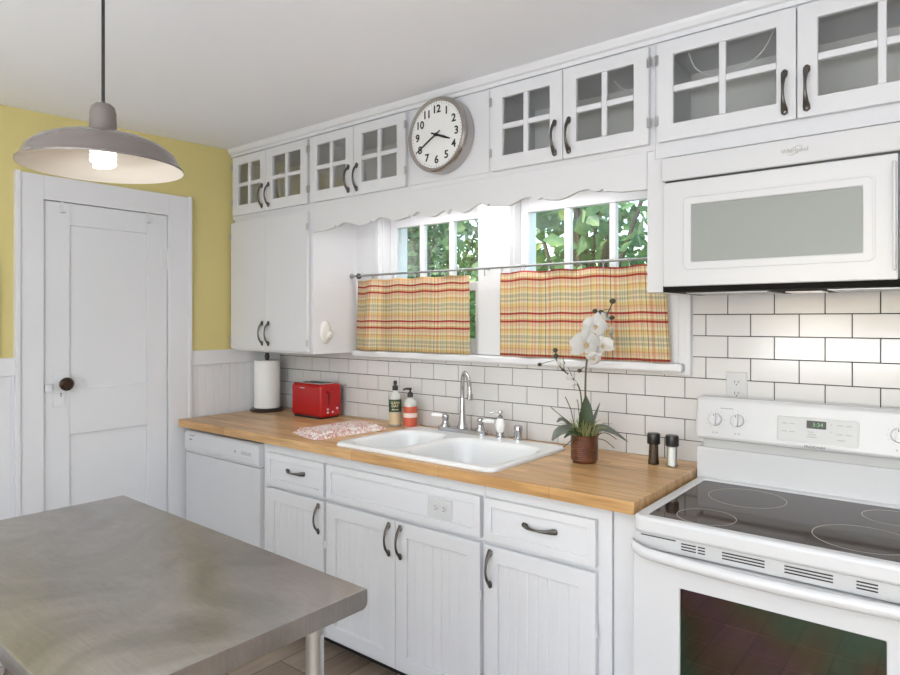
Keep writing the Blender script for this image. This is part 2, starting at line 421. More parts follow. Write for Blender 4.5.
# door casing
b = BM(); xc = XL+.022
box(b, XL, xc, -1.427, DY0+.003, 0, 2.12); box(b, XL, xc, DY1-.003, -.589, 0, 2.12); box(b, XL, xc, DY0+.003, DY1-.003, DZ-.003, 2.12)
box(b, XL, xc+.008, -1.4285, -1.409, 0, 2.124); box(b, XL, xc+.008, -.605, -.587, 0, 2.124)
box(b, XL-.15, XL, DY1-.003, DY1, 0, DZ); box(b, XL-.15, XL, DY0, DY0+.003, 0, DZ); box(b, XL-.15, XL, DY0+.003, DY1-.003, DZ-.003, DZ)
struct('trim_3', b, trimp, .003, label='wide white casing boards around the door')
# door
b = BM(); xa, xb = XL-.032, XL+.009
ya, yb = DY0+.006, DY1-.008
box(b, xa, xb, ya, -1.198, .006, DZ-.006); box(b, xa, xb, -.826, yb, .006, DZ-.006)
for z0, z1 in ((.006, .22), (.909, 1.128), (1.902, DZ-.006)): box(b, xa, xb, -1.198, -.826, z0, z1)
box(b, xa, xb-.010, -1.198, -.826, .2, 1.92)
door = struct('door_1', b, doorp, .002)
b = BM(); box(b, xb, xb+.004, -1.272, -1.222, 1.048, 1.213); obj('escutcheon', b, doorp, door, .0015)
b = BM(); lathe(b, [(.012, 0), (.010, .03), (.024, .036), (.031, .046), (.031, .055), (.022, .064), (0, .066)], (xb+.004, -1.232, 1.155), 24, (1, 0, 0)); obj('door_knob', b, bronze, door, 0, True, label='dark bronze round knob')
b = BM(); lathe(b, [(.0035, 0), (.0035, .0012)], (xb+.004, -1.238, 1.108), 10, (1, 0, 0)); box(b, xb+.004, xb+.0052, -1.2395, -1.2365, 1.092, 1.108); obj('keyhole', b, blackp, door)
for z in (1.775, .25):
    b = BM(); cyl(b, (xb+.006, DY1-.003, z-.055), .006, .11, 12); box(b, xb, xb+.003, DY1-.04, DY1-.004, z-.05, z+.05); obj('hinge', b, doorp, door, .001)
b = BM(); box(b, xb, xb+.014, -1.308, -1.278, 1.12, 1.155); obj('strike_block', b, doorp, door, .002)
def door_hook(y, label):
    b = BM(); box(b, XL+.0095, XL+.0125, y-.008, y+.008, 1.955, DZ+.0); box(b, XL-.02, XL+.0125, y-.008, y+.008, DZ-.005, DZ-.002)
    box(b, XL+.0125, XL+.04, y-.008, y+.008, 1.955, 1.958); box(b, XL+.037, XL+.04, y-.008, y+.008, 1.955, 1.972)
    tag(obj('door_hook', b, paint, None, .0008), label, 'hook')
door_hook(-1.232, 'small white hook over the door top, nearer the doorknob side')
door_hook(-.824, 'small white hook over the door top, nearer the hinge side')

# window casings, stool, jambs
b = BM()
box(b, -2.627, W1[0]-.03, -.018, .008, 1.292, 2.10); box(b, W1[1], W2[0]-.03, -.018, .008, 1.292, 2.03); box(b, W2[1]+.0, -.815, -.018, .008, 1.245, 2.10)
box(b, -2.627, -.815, -.018, .008, 2.03, 2.10)
box(b, -.835, -.815, -.026, -.017, 1.245, 2.10); box(b, -.868, -.860, -.022, -.017, 1.292, 2.03)
for w in (W1, W2): box(b, w[0]-.03, w[0]+.0, -.024, .008, 1.292, 2.03)
struct('trim_4', b, trimp, .002, label='white window casing boards')
b = BM(); box(b, -2.627, -.838, -.055, .09, 1.256, 1.289); struct('trim_5', b, trimp, .008, label='white window sill shelf under both windows')
def window(n, w, nm):
    x0, x1, z0, z1 = w
    b = BM()
    for xa, xb in ((x0-.012, x0+.004), (x1-.004, x1+.012)): box(b, xa, xb, .0085, .20, z0+.004, z1-.004)
    box(b, x0-.012, x1+.012, .0085, .20, z1-.012, z1+.006); box(b, x0-.012, x1+.012, .092, .22, z0-.02, z0+.004)
    win = struct('window_%d' % n, b, trimp, .001)
    st, mt = .045, .030
    # upper sash with three lights
    ya, yb = .062, .098
    b = BM(); gz0, gz1 = 1.64, 1.945
    box(b, x0+.005, x0+st, ya, yb, 1.60, z1-.013); box(b, x1-st, x1-.005, ya, yb, 1.60, z1-.013)
    box(b, x0+st, x1-st, ya, yb, gz1, z1-.013); box(b, x0+st, x1-st, ya, yb, 1.60, gz0)
    pw = (x1-x0-2*st-2*mt)/3
    for k in (1, 2): box(b, x0+st+k*pw+(k-1)*mt, x0+st+k*pw+k*mt, ya+.004, yb-.004, gz0, gz1)
    sash = obj('upper_sash', b, trimp, win, .003)
    b = BM(); box(b, x0+st-.004, x1-st+.004, .078, .081, gz0-.004, gz1+.004); obj('upper_glass', b, pane, sash)
    ya, yb = .022, .058; b = BM()
    box(b, x0+.005, x0+st, ya, yb, z0+.005, 1.635); box(b, x1-st, x1-.005, ya, yb, z0+.005, 1.635)
    box(b, x0+st, x1-st, ya, yb, 1.595, 1.635); box(b, x0+st, x1-st, ya, yb, z0+.005, z0+.075)
    sash = obj('lower_sash', b, trimp, win, .003)
    b = BM(); box(b, x0+st-.004, x1-st+.004, .038, .041, z0+.071, 1.599); obj('lower_glass', b, pane, sash)
window(1, W1, 1); window(2, W2, 2)

# crown moulding at the cabinet face and fascia above the window
YF = -.32
b = BM(); prism(b, [(YF, 2.392), (YF-.010, 2.392), (YF-.012, 2.406), (YF-.022, 2.41), (YF-.030, 2.424), (YF-.034, CEIL), (YF, CEIL)], 'x', XL, 1.0)
struct('trim_6', b, trimp, label='white crown moulding over the wall cabinets')

# ------------------------------------------------------------------ cabinet hardware
def pull(parent, x, y, z, horiz=False):
    """bow handle with flattened spoon feet; y is the door front"""
    h = .0635; b = BM()
    ctrl = [(-h, -.003), (-.052, -.010), (-.036, -.022), (-.016, -.029), (0, -.0305), (.016, -.029), (.036, -.022), (.052, -.010), (h, -.003)]
    rad = [(.0095, .003), (.0095, .0045), (.0066, .005), (.0045, .0045), (.004, .004), (.0045, .0045), (.0066, .005), (.0095, .0045), (.0095, .003)]
    if horiz: pts = [(x+a, y+d, z) for a, d in ctrl]
    else: pts = [(x, y+d, z+a) for a, d in ctrl]
    P = smoothpts(pts, 4); R = []
    n = len(rad)
    for i in range(len(P)):
        t = i/4; k = min(int(t), n-2); f = t-k
        R.append((rad[k][0]*(1-f)+rad[k+1][0]*f, rad[k][1]*(1-f)+rad[k+1][1]*f))
    # orient so the wide radius lies in the door plane
    if horiz: R = [(w, u) for u, w in R]
    tube2(b, P, R, 'h' if horiz else 'v')
    for s in (-1, 1):
        c = (x+s*.055, y-.0052, z) if horiz else (x, y-.0052, z+s*.055)
        ball(b, c, 1, 12, (.014, .0052, .0095) if horiz else (.0095, .0052, .014))
    obj('handle', b, pewter, parent, 0, True)
def tube2(bm, P, R, mode):
    rings = []
    for p, (ra, rb) in zip(P, R):
        ra, rb = max(ra, rb), min(ra, rb)
        rings.append([bm.verts.new(Vector(p)+(Vector((ra*math.cos(a), rb*math.sin(a), 0)) if mode == 'v' else Vector((0, rb*math.sin(a), ra*math.cos(a))))) for a in [2*PI*k/10 for k in range(10)]])
    for A, B in zip(rings, rings[1:]):
        for k in range(10): bm.faces.new((A[k], A[(k+1) % 10], B[(k+1) % 10], B[k]))
    bm.faces.new(rings[0][::-1]); bm.faces.new(rings[-1])
def hinge(parent, x, y, z, m=None):
    b = BM(); cyl(b, (x, y-.003, z-.018), .003, .036, 10)
    for s in (-1, 1):
        box(b, x+s*.002, x+s*.0068, y-.003, y-.0002, z-.016, z+.016)
        for zz in (-.01, .01): ball(b, (x+s*.005, y-.003, z+zz), .0019, 8)
    obj('hinge', b, m or steel, parent, 0, True)

def glass_door(parent, x0, x1, hs, side):
    z0, z1, yf, yb = 2.050, 2.382, YF-.021, YF-.001
    st, rb, rt, mt = .054, .056, .046, .021
    b = BM()
    ring(b, [(x0, z0), (x1, z0), (x1, z1), (x0, z1)], [(x0+st, z0+rb), (x1-st, z0+rb), (x1-st, z1-rt), (x0+st, z1-rt)], 'y', yf, yb)
    cx, cz = (x0+x1)/2, (z0+rb+z1-rt)/2
    box(b, cx-mt/2, cx+mt/2, yf+.002, yb, z0+rb, z1-rt); box(b, x0+st, cx-mt/2, yf+.002, yb, cz-mt/2, cz+mt/2); box(b, cx+mt/2, x1-st, yf+.002, yb, cz-mt/2, cz+mt/2)
    d = obj('door', b, paint, parent, .003)
    b = BM(); box(b, x0+st-.003, x1-st+.003, yf+.011, yf+.013, z0+rb-.003, z1-rt+.003); obj('glass', b, cabglass, d)
    hx = x1-.030 if side == 'L' else x0+.026
    pull(d, hx, yf, 2.133)
    ex = x0-.001 if side == 'L' else x1+.001
    for z in (2.122, 2.326): hinge(d, ex, yf, z)
    return d
def carcass(parent, x0, x1, z0, z1, frame=(.02, .02)):
    """open fronted box with a face frame"""
    b = BM(); t = .018; ya, yb = YF, -.006
    box(b, x0, x0+t, ya+.018, yb, z0, z1); box(b, x1-t, x1, ya+.018, yb, z0, z1)
    box(b, x0+t, x1-t, ya+.018, yb, z0, z0+t); box(b, x0+t, x1-t, ya+.018, yb, z1-t, z1)
    ring(b, [(x0, z0), (x1, z0), (x1, z1), (x0, z1)], [(x0+.03, 2.062), (x1-.03, 2.062), (x1-.03, z1-.022), (x0+.03, z1-.022)], 'y', ya, ya+.018)
    obj('body', b, paint, parent, .0012)
    b = BM(); box(b, x0+t, x1-t, yb-.006, yb, z0+t, z1-t); obj('back_panel', b, roomlin, parent)
def glass_unit(x0, x1, xm, d0, d1, label, z0=2.03):
    t = thing('glass_door_cabinet', label, 'cabinet', ((x0+x1)/2, -.16, z0), 'glass-door cabinets under the ceiling')
    carcass(t, x0, x1, z0, 2.392)
    glass_door(t, d0, xm-.0015, 0, 'L'); glass_door(t, xm+.0015, d1, 0, 'R')
    return t
glass_unit(XL+.002, -2.6405, -2.996, -3.315, -2.649, 'white glass-door cabinet in the corner above the plain two-door cupboard')
glass_unit(-2.640, -1.9605, -2.305, -2.629, -1.968, 'white glass-door cabinet directly left of the wall clock')
glass_unit(-1.515, -.8355, -1.179, -1.502, -.851, 'white glass-door cabinet directly right of the wall clock')
glass_unit(-.835, .050, -.400, -.822, .022, 'white glass-door cabinet above the microwave', 2.0)
# objects dimly seen behind the corner cabinet's glass
def dish(name, prof, x, y, m, label, cat, z=2.0485):
    b = BM(); lathe(b, prof, (x, y, z), 28); tag(obj(name, b, m, None, 0, True), label, cat)
dish('stacked_bowl', [(.03, 0), (.035, .01), (.062, .07), (.058, .072), (.03, .016), (0, .014)], -2.78, -.232, porcelain, 'white bowl dimly seen behind the right glass door of the corner cabinet', 'bowl')
dish('canister', [(.03, 0), (.033, .002), (.033, .05), (.028, .052), (.012, .056), (0, .056)], -2.89, -.265, mat('dark canister enamel', (.03, .03, .03), .3), 'small dark canister dimly seen in the corner cabinet beside a white bowl', 'canister')
dish('pitcher', [(.04, 0), (.05, .01), (.05, .10), (.045, .12), (.041, .12), (.045, .10), (.045, .015), (0, .012)], -3.10, -.235, porcelain, 'white pitcher dimly seen behind the left glass door of the corner cabinet', 'pitcher')
def wire(pts, label):
    b = BM(); tube(b, smoothpts(pts, 8), .0018, 6); tag(obj('cable', b, porcelain, None, 0, True), label, 'cable')
wire([(-.742, -.26, 2.36), (-.72, -.255, 2.30), (-.66, -.25, 2.262), (-.60, -.25, 2.262), (-.52, -.255, 2.30), (-.475, -.26, 2.365)], 'thin pale cable hanging in a loop behind the glass above the microwave')
wire([(-1.02, -.24, 2.332), (-.99, -.24, 2.298), (-.95, -.24, 2.282), (-.90, -.24, 2.28)], 'thin pale cable behind the glass door right of the clock')

# plain board behind the clock
b = BM(); box(b, -1.960, -1.5155, YF, YF+.018, 2.03, 2.392); box(b, -1.952, -1.523, YF-.004, YF+.002, 2.052, 2.382); box(b, -1.960, -1.5155, YF+.018, -.006, 2.03, 2.048)
struct('trim_7', b, paint, .002, label='plain white panel behind the wall clock')

# tall wall cupboard
t = thing('wall_cupboard', 'plain white two-door wall cupboard above the paper towels', 'cupboard', (-2.98, -.16, 1.277))
b = BM(); box(b, XL+.024, -2.623, YF, -.006, 1.277, 2.0295); obj('body', b, paint, t, .0015)
for x0, x1, s in ((-3.330, -2.9975, 'L'), (-2.9945, -2.648, 'R')):
    b = BM(); box(b, x0, x1, YF-.021, YF-.001, 1.288, 2.010); d = obj('door', b, paint, t, .003)
    pull(d, x1-.027 if s == 'L' else x0+.026, YF-.021, 1.380)
    for z in (1.335, 1.93): hinge(d, x0-.001 if s == 'L' else x1+.001, YF-.021, z)
b = BM(); ball(b, (-2.623, -.24, 1.39), 1, 24, (.02, .037, .060)); ball(b, (-2.609, -.226, 1.375), 1, 16, (.012, .020, .022))
tag(obj('air_freshener', b, mat('warm white plastic', (.74, .72, .68), .35), None, 0, True), 'oval off-white plug-in shape stuck on the side of the wall cupboard', 'air freshener')

# scalloped valance board over the windows
half = [(0, 1.906), (.012, 1.924), (.085, 1.903), (.172, 1.933), (.207, 1.919), (.218, 1.927), (.226, 1.916), (.303, 1.908), (.402, 1.932), (.45, 1.918), (.466, 1.924), (.474, 1.913), (.53, 1.906), (.65, 1.931), (.70, 1.917), (.715, 1.925), (.722, 1.914), (.80, 1.904), (.8795, 1.902)]
smoothseg = {(.012, .085), (.085, .172), (.172, .207), (.226, .303), (.303, .402), (.402, .45), (.474, .53), (.53, .65), (.65, .70), (.722, .80), (.80, .8795)}
hp = []
for (a, za), (c, zc) in zip(half, half[1:]):
    hp.append((a, za))
    if (a, c) in smoothseg:
        for k in range(1, 8):
            f = k/8; hp.append((a+(c-a)*f, za+(zc-za)*(.5-.5*math.cos(PI*f))))
hp.append(half[-1])
xm = -1.744
edge = [(xm-d, z) for d, z in hp[::-1]]+[(xm+d, z) for d, z in hp[1:]]
b = BM()
for (xa, za), (xb, zb) in zip(edge, edge[1:]):
    prism(b, [(xa, za), (xb, zb), (xb, 2.0298), (xa, 2.0298)], 'y', YF, YF+.018)
bmesh.ops.remove_doubles(b, verts=b.verts, dist=1e-5)
inner = [f for f in b.faces if abs(f.normal.x) > .99 and xm-.878 < f.calc_center_median().x < xm+.878]
bmesh.ops.delete(b, geom=inner, context='FACES_ONLY')
tag(obj('valance_board', b, paint), 'long white scalloped valance board above the two windows', 'valance')
b = BM(); prism(b, [(-.8642, 1.547), (-.792, 1.547), (-.792, 1.9995), (-.8356, 1.9995), (-.8356, 2.0295), (-.8642, 2.0295)], 'y', YF, -.034)
struct('trim_8', b, paint, .002, label='narrow white panel hanging between the right window and the microwave')

# ------------------------------------------------------------------ wall clock
cx, cz = -1.752, 2.233
t = thing('wall_clock', 'round white wall clock in a thick brushed steel case', 'clock', (cx, YF, cz))
yb_, yf_ = YF-.0045, -.392
b = BM(); lathe(b, [(.150, 0), (.158, .003), (.160, .02), (.160, .05), (.156, .062), (.150, .0675), (.141, .066), (.140, .056), (.0, .056)], (cx, yb_, cz), 64, (0, -1, 0)); obj('case', b, mat('brushed clock steel', (.46, .43, .41), .24, 1.), t, 0, True)
b = BM(); cyl(b, (cx, yb_-.0562, cz), .1395, .0012, 64, (0, -1, 0)); dial = obj('dial', b, clockface, t)
b = BM(); yd = yb_-.0580
for i in range(1, 13):
    a = D2(90-30*i); b = BM(); text_bm(b, str(i), .045, face_front(cx+.106*math.cos(a), yd, cz+.106*math.sin(a)), bold=.0011); obj('numeral', b, inkm, dial)
b = BM()
for i in range(60):
    a = D2(6*i); c = Vector((cx+.1335*math.cos(a), yd, cz+.1335*math.sin(a)))
    n0 = len(b.verts); l = .004 if i % 5 else .006
    vs = box(b, c.x-l, c.x+l*.4, yd-.0003, yd+.0003, c.z-.0006, c.z+.0006); rot(b, -a, 'Y', c, vs)
obj('minute_marks', b, inkm, dial)
def hand(ang, l0, l1, w, dy, nm):
    b = BM(); y = yd-dy
    prism(b, [(cx-l0, cz-w*.7), (cx+l1*.55, cz-w), (cx+l1, cz-w*.45), (cx+l1, cz+w*.45), (cx+l1*.55, cz+w), (cx-l0, cz+w*.7)], 'y', y-.0008, y+.0008)
    cyl(b, (cx, y+.001, cz), w*1.5, .003, 16, (0, -1, 0))
    rot(b, -D2(90-ang), 'Y', (cx, y, cz)); obj(nm, b, inkm, t)
hand(111, .028, .080, .0052, .0035, 'hour_hand'); hand(240, .026, .126, .0036, .0062, 'minute_hand')

# ------------------------------------------------------------------ base cabinets
YC = -.610; YD = -.632
CT = .920
def panel_door(parent, x0, x1, z0, z1, handle_side, fl=.058, hz=.591):
    yf, yb = YD, YC-.001; b = BM()
    ring(b, [(x0, z0), (x1, z0), (x1, z1), (x0, z1)], [(x0+fl, z0+fl), (x1-fl, z0+fl), (x1-fl, z1-fl), (x0+fl, z1-fl)], 'y', yf, yb)
    xa, xb = x0+fl, x1-fl; n = max(2, round((xb-xa)/.040)); w = (xb-xa)/n
    for k in range(n): box(b, xa+k*w+.0008, xa+(k+1)*w-.0008, yf+.009, yb-.002, z0+fl-.004, z1-fl+.004)
    box(b, xa-.004, xb+.004, yf+.0108, yb-.001, z0+fl-.004, z1-fl+.004)
    d = obj('door', b, paint, parent, .0025)
    pull(d, x1-.029 if handle_side == 'R' else x0+.029, yf, hz)
    ex = x0-.001 if handle_side == 'R' else x1+.001
    for z in (z0+.09, z1-.18): hinge(d, ex, yf, z, paint)
    return d
def drawer_front(parent, x0, x1, z0, z1, nm='drawer', handle=True):
    yf, yb = YD, YC-.001; fl = .030; b = BM()
    ring(b, [(x0, z0), (x1, z0), (x1, z1), (x0, z1)], [(x0+fl, z0+fl), (x1-fl, z0+fl), (x1-fl, z1-fl), (x0+fl, z1-fl)], 'y', yf, yb)
    box(b, x0+fl-.004, x1-fl+.004, yf+.008, yb-.001, z0+fl-.004, z1-fl+.004)
    d = obj(nm, b, paint, parent, .0018)
    if handle: pull(d, (x0+x1)/2+.01, yf+.008, (z0+z1)/2+.008, True)
    return d
def base_unit(nm, label, x0, x1, group='white base cabinets'):
    t = thing(nm, label, 'cabinet', ((x0+x1)/2, -.3, 0), group)
    b = BM(); tk = .018
    box(b, x0, x0+tk, YC+.02, -.012, .085, .8815); box(b, x1-tk, x1, YC+.02, -.012, .085, .8815)
    box(b, x0+tk, x1-tk, YC+.02, -.012, .085, .103); box(b, x0+tk, x1-tk, -.024, -.012, .103, .8815)
    box(b, x0, x1, YC, YC+.02, .072, .8815)
    obj('body', b, paint, t, .0015)
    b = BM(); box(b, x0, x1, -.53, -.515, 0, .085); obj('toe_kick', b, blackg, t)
    return t
tA = base_unit('base_cabinet', 'narrow white base cabinet with one drawer beside the dishwasher', -2.632, -2.1735)
drawer_front(tA, -2.590, -2.180, .684, .832); panel_door(tA, -2.590, -2.180, .092, .668, 'R')
tB = base_unit('sink_cabinet', 'wide white two-door base cabinet under the sink', -2.1725, -1.3385)
drawer_front(tB, -2.163, -1.346, .684, .832, 'false_front', False)
panel_door(tB, -2.163, -1.7565, .092, .668, 'R'); panel_door(tB, -1.7535, -1.346, .092, .668, 'L')
tC = base_unit('base_cabinet', 'white base cabinet with one drawer next to the stove', -1.3375, -.8605)
drawer_front(tC, -1.329, -.905, .684, .832); panel_door(tC, -1.329, -.905, .092, .668, 'L')
b = BM(); box(b, -.8595, -.773, YC+.012, -.02, .0, .8815)
tag(obj('filler_panel', b, paint, None, .002), 'plain white filler panel between the base cabinets and the stove', 'panel')
def outlet(name, label, x, y, z, horiz):
    t = thing(name, label, 'outlet', (x, y, z)); b = BM()
    w, h = (.058, .036) if horiz else (.036, .058)
    box(b, x-w, x+w, y-.005, y, z-h, z+h); obj('cover_plate', b, applm, t, .0025)
    for s in (-1, 1):
        ox, oz = (s*.02, 0) if horiz else (0, s*.02)
        b = BM(); prism(b, rrect(x+ox-.0145, x+ox+.0145, z+oz-.0145, z+oz+.0145, .007), 'y', y-.0065, y-.0045); so = obj('socket', b, applm, t)
        b = BM()
        for q in (-.006, .006):
            if horiz: box(b, x+ox-.004, x+ox+.004, y-.0069, y-.006, z+q-.001, z+q+.001)
            else: box(b, x+ox+q-.001, x+ox+q+.001, y-.0069, y-.006, z+oz-.001, z+oz+.007)
        cyl(b, (x+ox+(.008 if horiz else 0), y-.006, z+oz-(0 if horiz else .007)), .0022, .0009, 10, (0, -1, 0))
        obj('slots', b, inkm, so)
outlet('power_outlet', 'small white power outlet on the false drawer under the sink', -1.532, YD+.0075, .756, True)
outlet('power_outlet', 'white wall outlet in the tiles above the stove', -.657, -.0005, 1.207, False)
outlet('power_outlet', 'white wall outlet in the tiles behind the red toaster', -2.755, -.0005, 1.036, False)

# countertop with a sink cut-out
SX0, SX1, SY0, SY1 = -2.125, -1.290, -.632, -.082
b = BM(); ring(b, [(XL+.024, -.664), (-.766, -.664), (-.766, -.001), (XL+.024, -.001)], [(SX0+.03, SY0+.03), (SX1-.03, SY0+.03), (SX1-.03, SY1-.03), (SX0+.03, SY1-.03)], 'z', .882, CT)
tag(obj('countertop', b, wood, None, .003), 'long honey-coloured butcher block countertop with a cut-out for the sink', 'countertop')

# sink: rim plate with two bowls
t = thing('double_sink', 'white enamel double-bowl sink set into the butcher block', 'sink', ((SX0+SX1)/2, -.357, CT))
def bowl_pts(x0, x1, y0, y1, r): return rrect(x0, x1, y0, y1, r, 8)
zr = CT+.014
L_in = (-2.085, -1.815, -.592, -.19); R_in = (-1.775, -1.330, -.592, -.19)
b = BM()
def sdf(px_, py_, x0, x1, y0, y1, r):
    """signed distance to a rounded rectangle, positive inside"""
    qx = abs(px_-(x0+x1)/2)-(x1-x0)/2+r; qy = abs(py_-(y0+y1)/2)-(y1-y0)/2+r
    return -(math.hypot(max(qx, 0), max(qy, 0))+min(max(qx, qy), 0)-r)
def smooth(t): t = max(0, min(1, t)); return t*t*(3-2*t)
def sink_z(px_, py_):
    z = zr
    for I, r in ((L_in, .085), (R_in, .095)):
        d = sdf(px_, py_, *I, r)
        if d > -.012: z -= .006*smooth((d+.012)/.024)+.125*smooth((d-.004)/.05)+.012*smooth((d-.04)/.12)
    e = sdf(px_, py_, SX0, SX1, SY0, SY1, .045)
    lip = .014; k = max(0, min(1, e/lip))
    return z-(zr-CT-.0008)*(1-math.sqrt(max(0, 1-(1-k)**2)))
b = BM(); nx, ny = 140, 94; G = []
for i in range(nx+1):
    row = []
    for j in range(ny+1):
        ca, cb = (.5-.5*math.cos(PI*i/nx))*.12+.88*i/nx, (.5-.5*math.cos(PI*j/ny))*.12+.88*j/ny
        X_, Y_ = SX0+(SX1-SX0)*ca, SY0+(SY1-SY0)*cb
        r = .045                                        # pull the corners in to a rounded outline
        kx_, ky_ = (SX0+r if X_ < SX0+r else SX1-r if X_ > SX1-r else X_), (SY0+r if Y_ < SY0+r else SY1-r if Y_ > SY1-r else Y_)
        dx, dy = X_-kx_, Y_-ky_; m_ = max(abs(dx), abs(dy)); l_ = math.hypot(dx, dy)
        if dx and dy: X_, Y_ = kx_+dx*m_/l_, ky_+dy*m_/l_
        row.append(b.verts.new((X_, Y_, sink_z(X_, Y_))))
    G.append(row)
for i in range(nx):
    for j in range(ny): b.faces.new((G[i][j], G[i+1][j], G[i+1][j+1], G[i][j+1]))
sk = obj('basin', b, sinkm, t, 0, True); sk.modifiers.new('wall', 'SOLIDIFY').thickness = .003; sk.modifiers['wall'].offset = -1
for (x0, x1, y0, y1) in (L_in, R_in):
    b = BM(); lathe(b, [(.042, 0), (.042, .003), (.03, .002), (0, .0015)], ((x0+x1)/2, (y0+y1)/2, zr-.1427), 24); obj('drain', b, chrome, t, 0, True)

# faucet
fz = zr
t = thing('kitchen_faucet', 'chrome gooseneck faucet with two white porcelain lever handles', 'faucet', (-1.829, -.103, fz))
b = BM(); prism(b, rrect(-1.966, -1.690, -.131, -.075, .026), 'z', fz-.001, fz+.021); obj('base_plate', b, chrome, t, .003, True)
b = BM(); lathe(b, [(.026, .013), (.024, .03), (.017, .05), (.0135, .09), (.012, .14), (.0105, .16)], (-1.829, -.103, fz), 20)
P = smoothpts([(-1.829, -.103, fz+.15), (-1.827, -.105, fz+.22), (-1.812, -.118, fz+.265), (-1.786, -.139, fz+.280), (-1.755, -.160, fz+.262), (-1.735, -.174, fz+.222), (-1.729, -.178, fz+.185)], 8)
tube(b, P, .0098, 14); cyl(b, (-1.729, -.178, fz+.165), .0135, .026, 16); obj('spout', b, chrome, t, 0, True)
for x, s in ((-1.929, -1), (-1.727, 1)):
    b = BM(); lathe(b, [(.026, .012), (.025, .022), (.016, .036), (.014, .05), (.018, .058), (.016, .072), (.008, .078), (0, .079)], (x, -.103, fz), 20); hb = obj('handle_post', b, chrome, t, 0, True)
    b = BM(); tube(b, [(x+s*.012, -.103, fz+.064), (x+s*.03, -.105, fz+.066), (x+s*.055, -.107, fz+.067), (x+s*.072, -.109, fz+.067)], [.006, .008, .0095, .008], 12); ball(b, (x+s*.074, -.109, fz+.067), .008, 10); obj('porcelain_lever', b, porcelain, hb, 0, True, label='white porcelain lever')
t = thing('soap_dispenser', 'white porcelain soap dispenser with chrome pump right of the faucet', 'dispenser', (-1.624, -.095, fz))
b = BM(); lathe(b, [(.024, 0), (.024, .004), (.017, .008), (.016, .022), (.0, .022)], (-1.624, -.095, fz), 20); obj('collar', b, chrome, t, 0, True)
b = BM(); lathe(b, [(.012, .022), (.02, .034), (.022, .055), (.018, .078), (.011, .084)], (-1.624, -.095, fz), 20); obj('body', b, porcelain, t, 0, True)
b = BM(); lathe(b, [(.011, .084), (.012, .094), (.006, .098), (.006, .108), (.011, .110), (.010, .118), (0, .120)], (-1.624, -.095, fz), 16); tube(b, [(-1.624, -.095, fz+.113), (-1.642, -.110, fz+.112), (-1.660, -.125, fz+.104)], .005, 10); obj('pump', b, chrome, t, 0, True)
t = thing('air_gap', 'short chrome air gap cap at the right end of the sink deck', 'air gap', (-1.527, -.100, fz))
b = BM(); lathe(b, [(.023, 0), (.023, .004), (.019, .007)], (-1.527, -.100, fz), 20); obj('collar', b, chrome, t, 0, True)
b = BM(); lathe(b, [(.018, .007), (.018, .04), (.020, .042), (.020, .058), (.016, .063), (0, .064)], (-1.527, -.100, fz), 20); obj('cap', b, chrome, t, 0, True)

# ------------------------------------------------------------------ dishwasher
t = thing('dishwasher', 'white built-in dishwasher at the left end of the counter', 'dishwasher', (-2.97, -.3, 0))
b = BM(); box(b, -3.300, -2.636, -.60, -.03, .03, .868); obj('body', b, midgrey, t)
b = BM(); box(b, -3.303, -2.635, -.634, -.601, .11, .745); obj('door', b, appl, t, .005)
b = BM(); prism(b, [(-.601, .748), (-.634, .748), (-.640, .765), (-.640, .852), (-.63, .862), (-.601, .864)], 'x', -3.303, -2.635); cp = obj('control_panel', b, appl, t, .003)
b = BM(); box(b, -3.275, -2.665, -.6405, -.639, .776, .780); box(b, -3.09, -2.94, -.642, -.638, .763, .774); obj('handle_recess', b, greyp, cp, .002)
b = BM()
box(b, -3.25, -3.20, -.6408, -.6395, .838, .843); box(b, -3.25, -3.225, -.6408, -.6395, .815, .822); box(b, -2.835, -2.825, -.6408, -.6395, .800, .810)
obj('button_mark', b, markm, cp)
for k in range(3):
    b = BM(); ring(b, rrect(-2.775+k*.028, -2.755+k*.028, .798, .812, .003), rrect(-2.773+k*.028, -2.757+k*.028, .80, .81, .003), 'y', -.6408, -.6395); obj('button_mark', b, markm, cp)
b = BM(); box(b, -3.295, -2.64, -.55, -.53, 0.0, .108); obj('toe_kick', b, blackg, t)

# ------------------------------------------------------------------ range
RX0, RX1 = -.757, .005
t = thing('electric_range', 'white electric range with a black ceramic cooktop at the right edge', 'stove', (-.376, -.36, 0))
b = BM(); box(b, RX0+.004, RX1-.004, -.655, -.035, .02, .866); obj('body', b, appl, t, .003)
b = BM()
gx0, gx1, gy0, gy1 = -.722, -.030, -.668, -.155
ring(b, rrect(RX0, RX1, -.706, -.105, .03), rrect(gx0, gx1, gy0, gy1, .012), 'z', .850, .897); obj('cooktop_frame', b, appl, t, .010, True, 3)
b = BM(); prism(b, rrect(gx0-.001, gx1+.001, gy0-.001, gy1+.001, .012), 'z', .876, .8935); glass = obj('cooktop_glass', b, cook, t)
for x, y, r in ((-.547, -.305, .113), (-.585, -.585, .080), (-.212, -.525, .116), (-.165, -.265, .080)):
    b = BM(); n = 56
    ring(b, [(x+r*math.cos(2*PI*i/n), y+r*math.sin(2*PI*i/n)) for i in range(n)], [(x+(r-.0022)*math.cos(2*PI*i/n), y+(r-.0022)*math.sin(2*PI*i/n)) for i in range(n)], 'z', .8934, .8938); obj('burner_ring', b, mat('burner line', (.42, .38, .34), .4), glass)
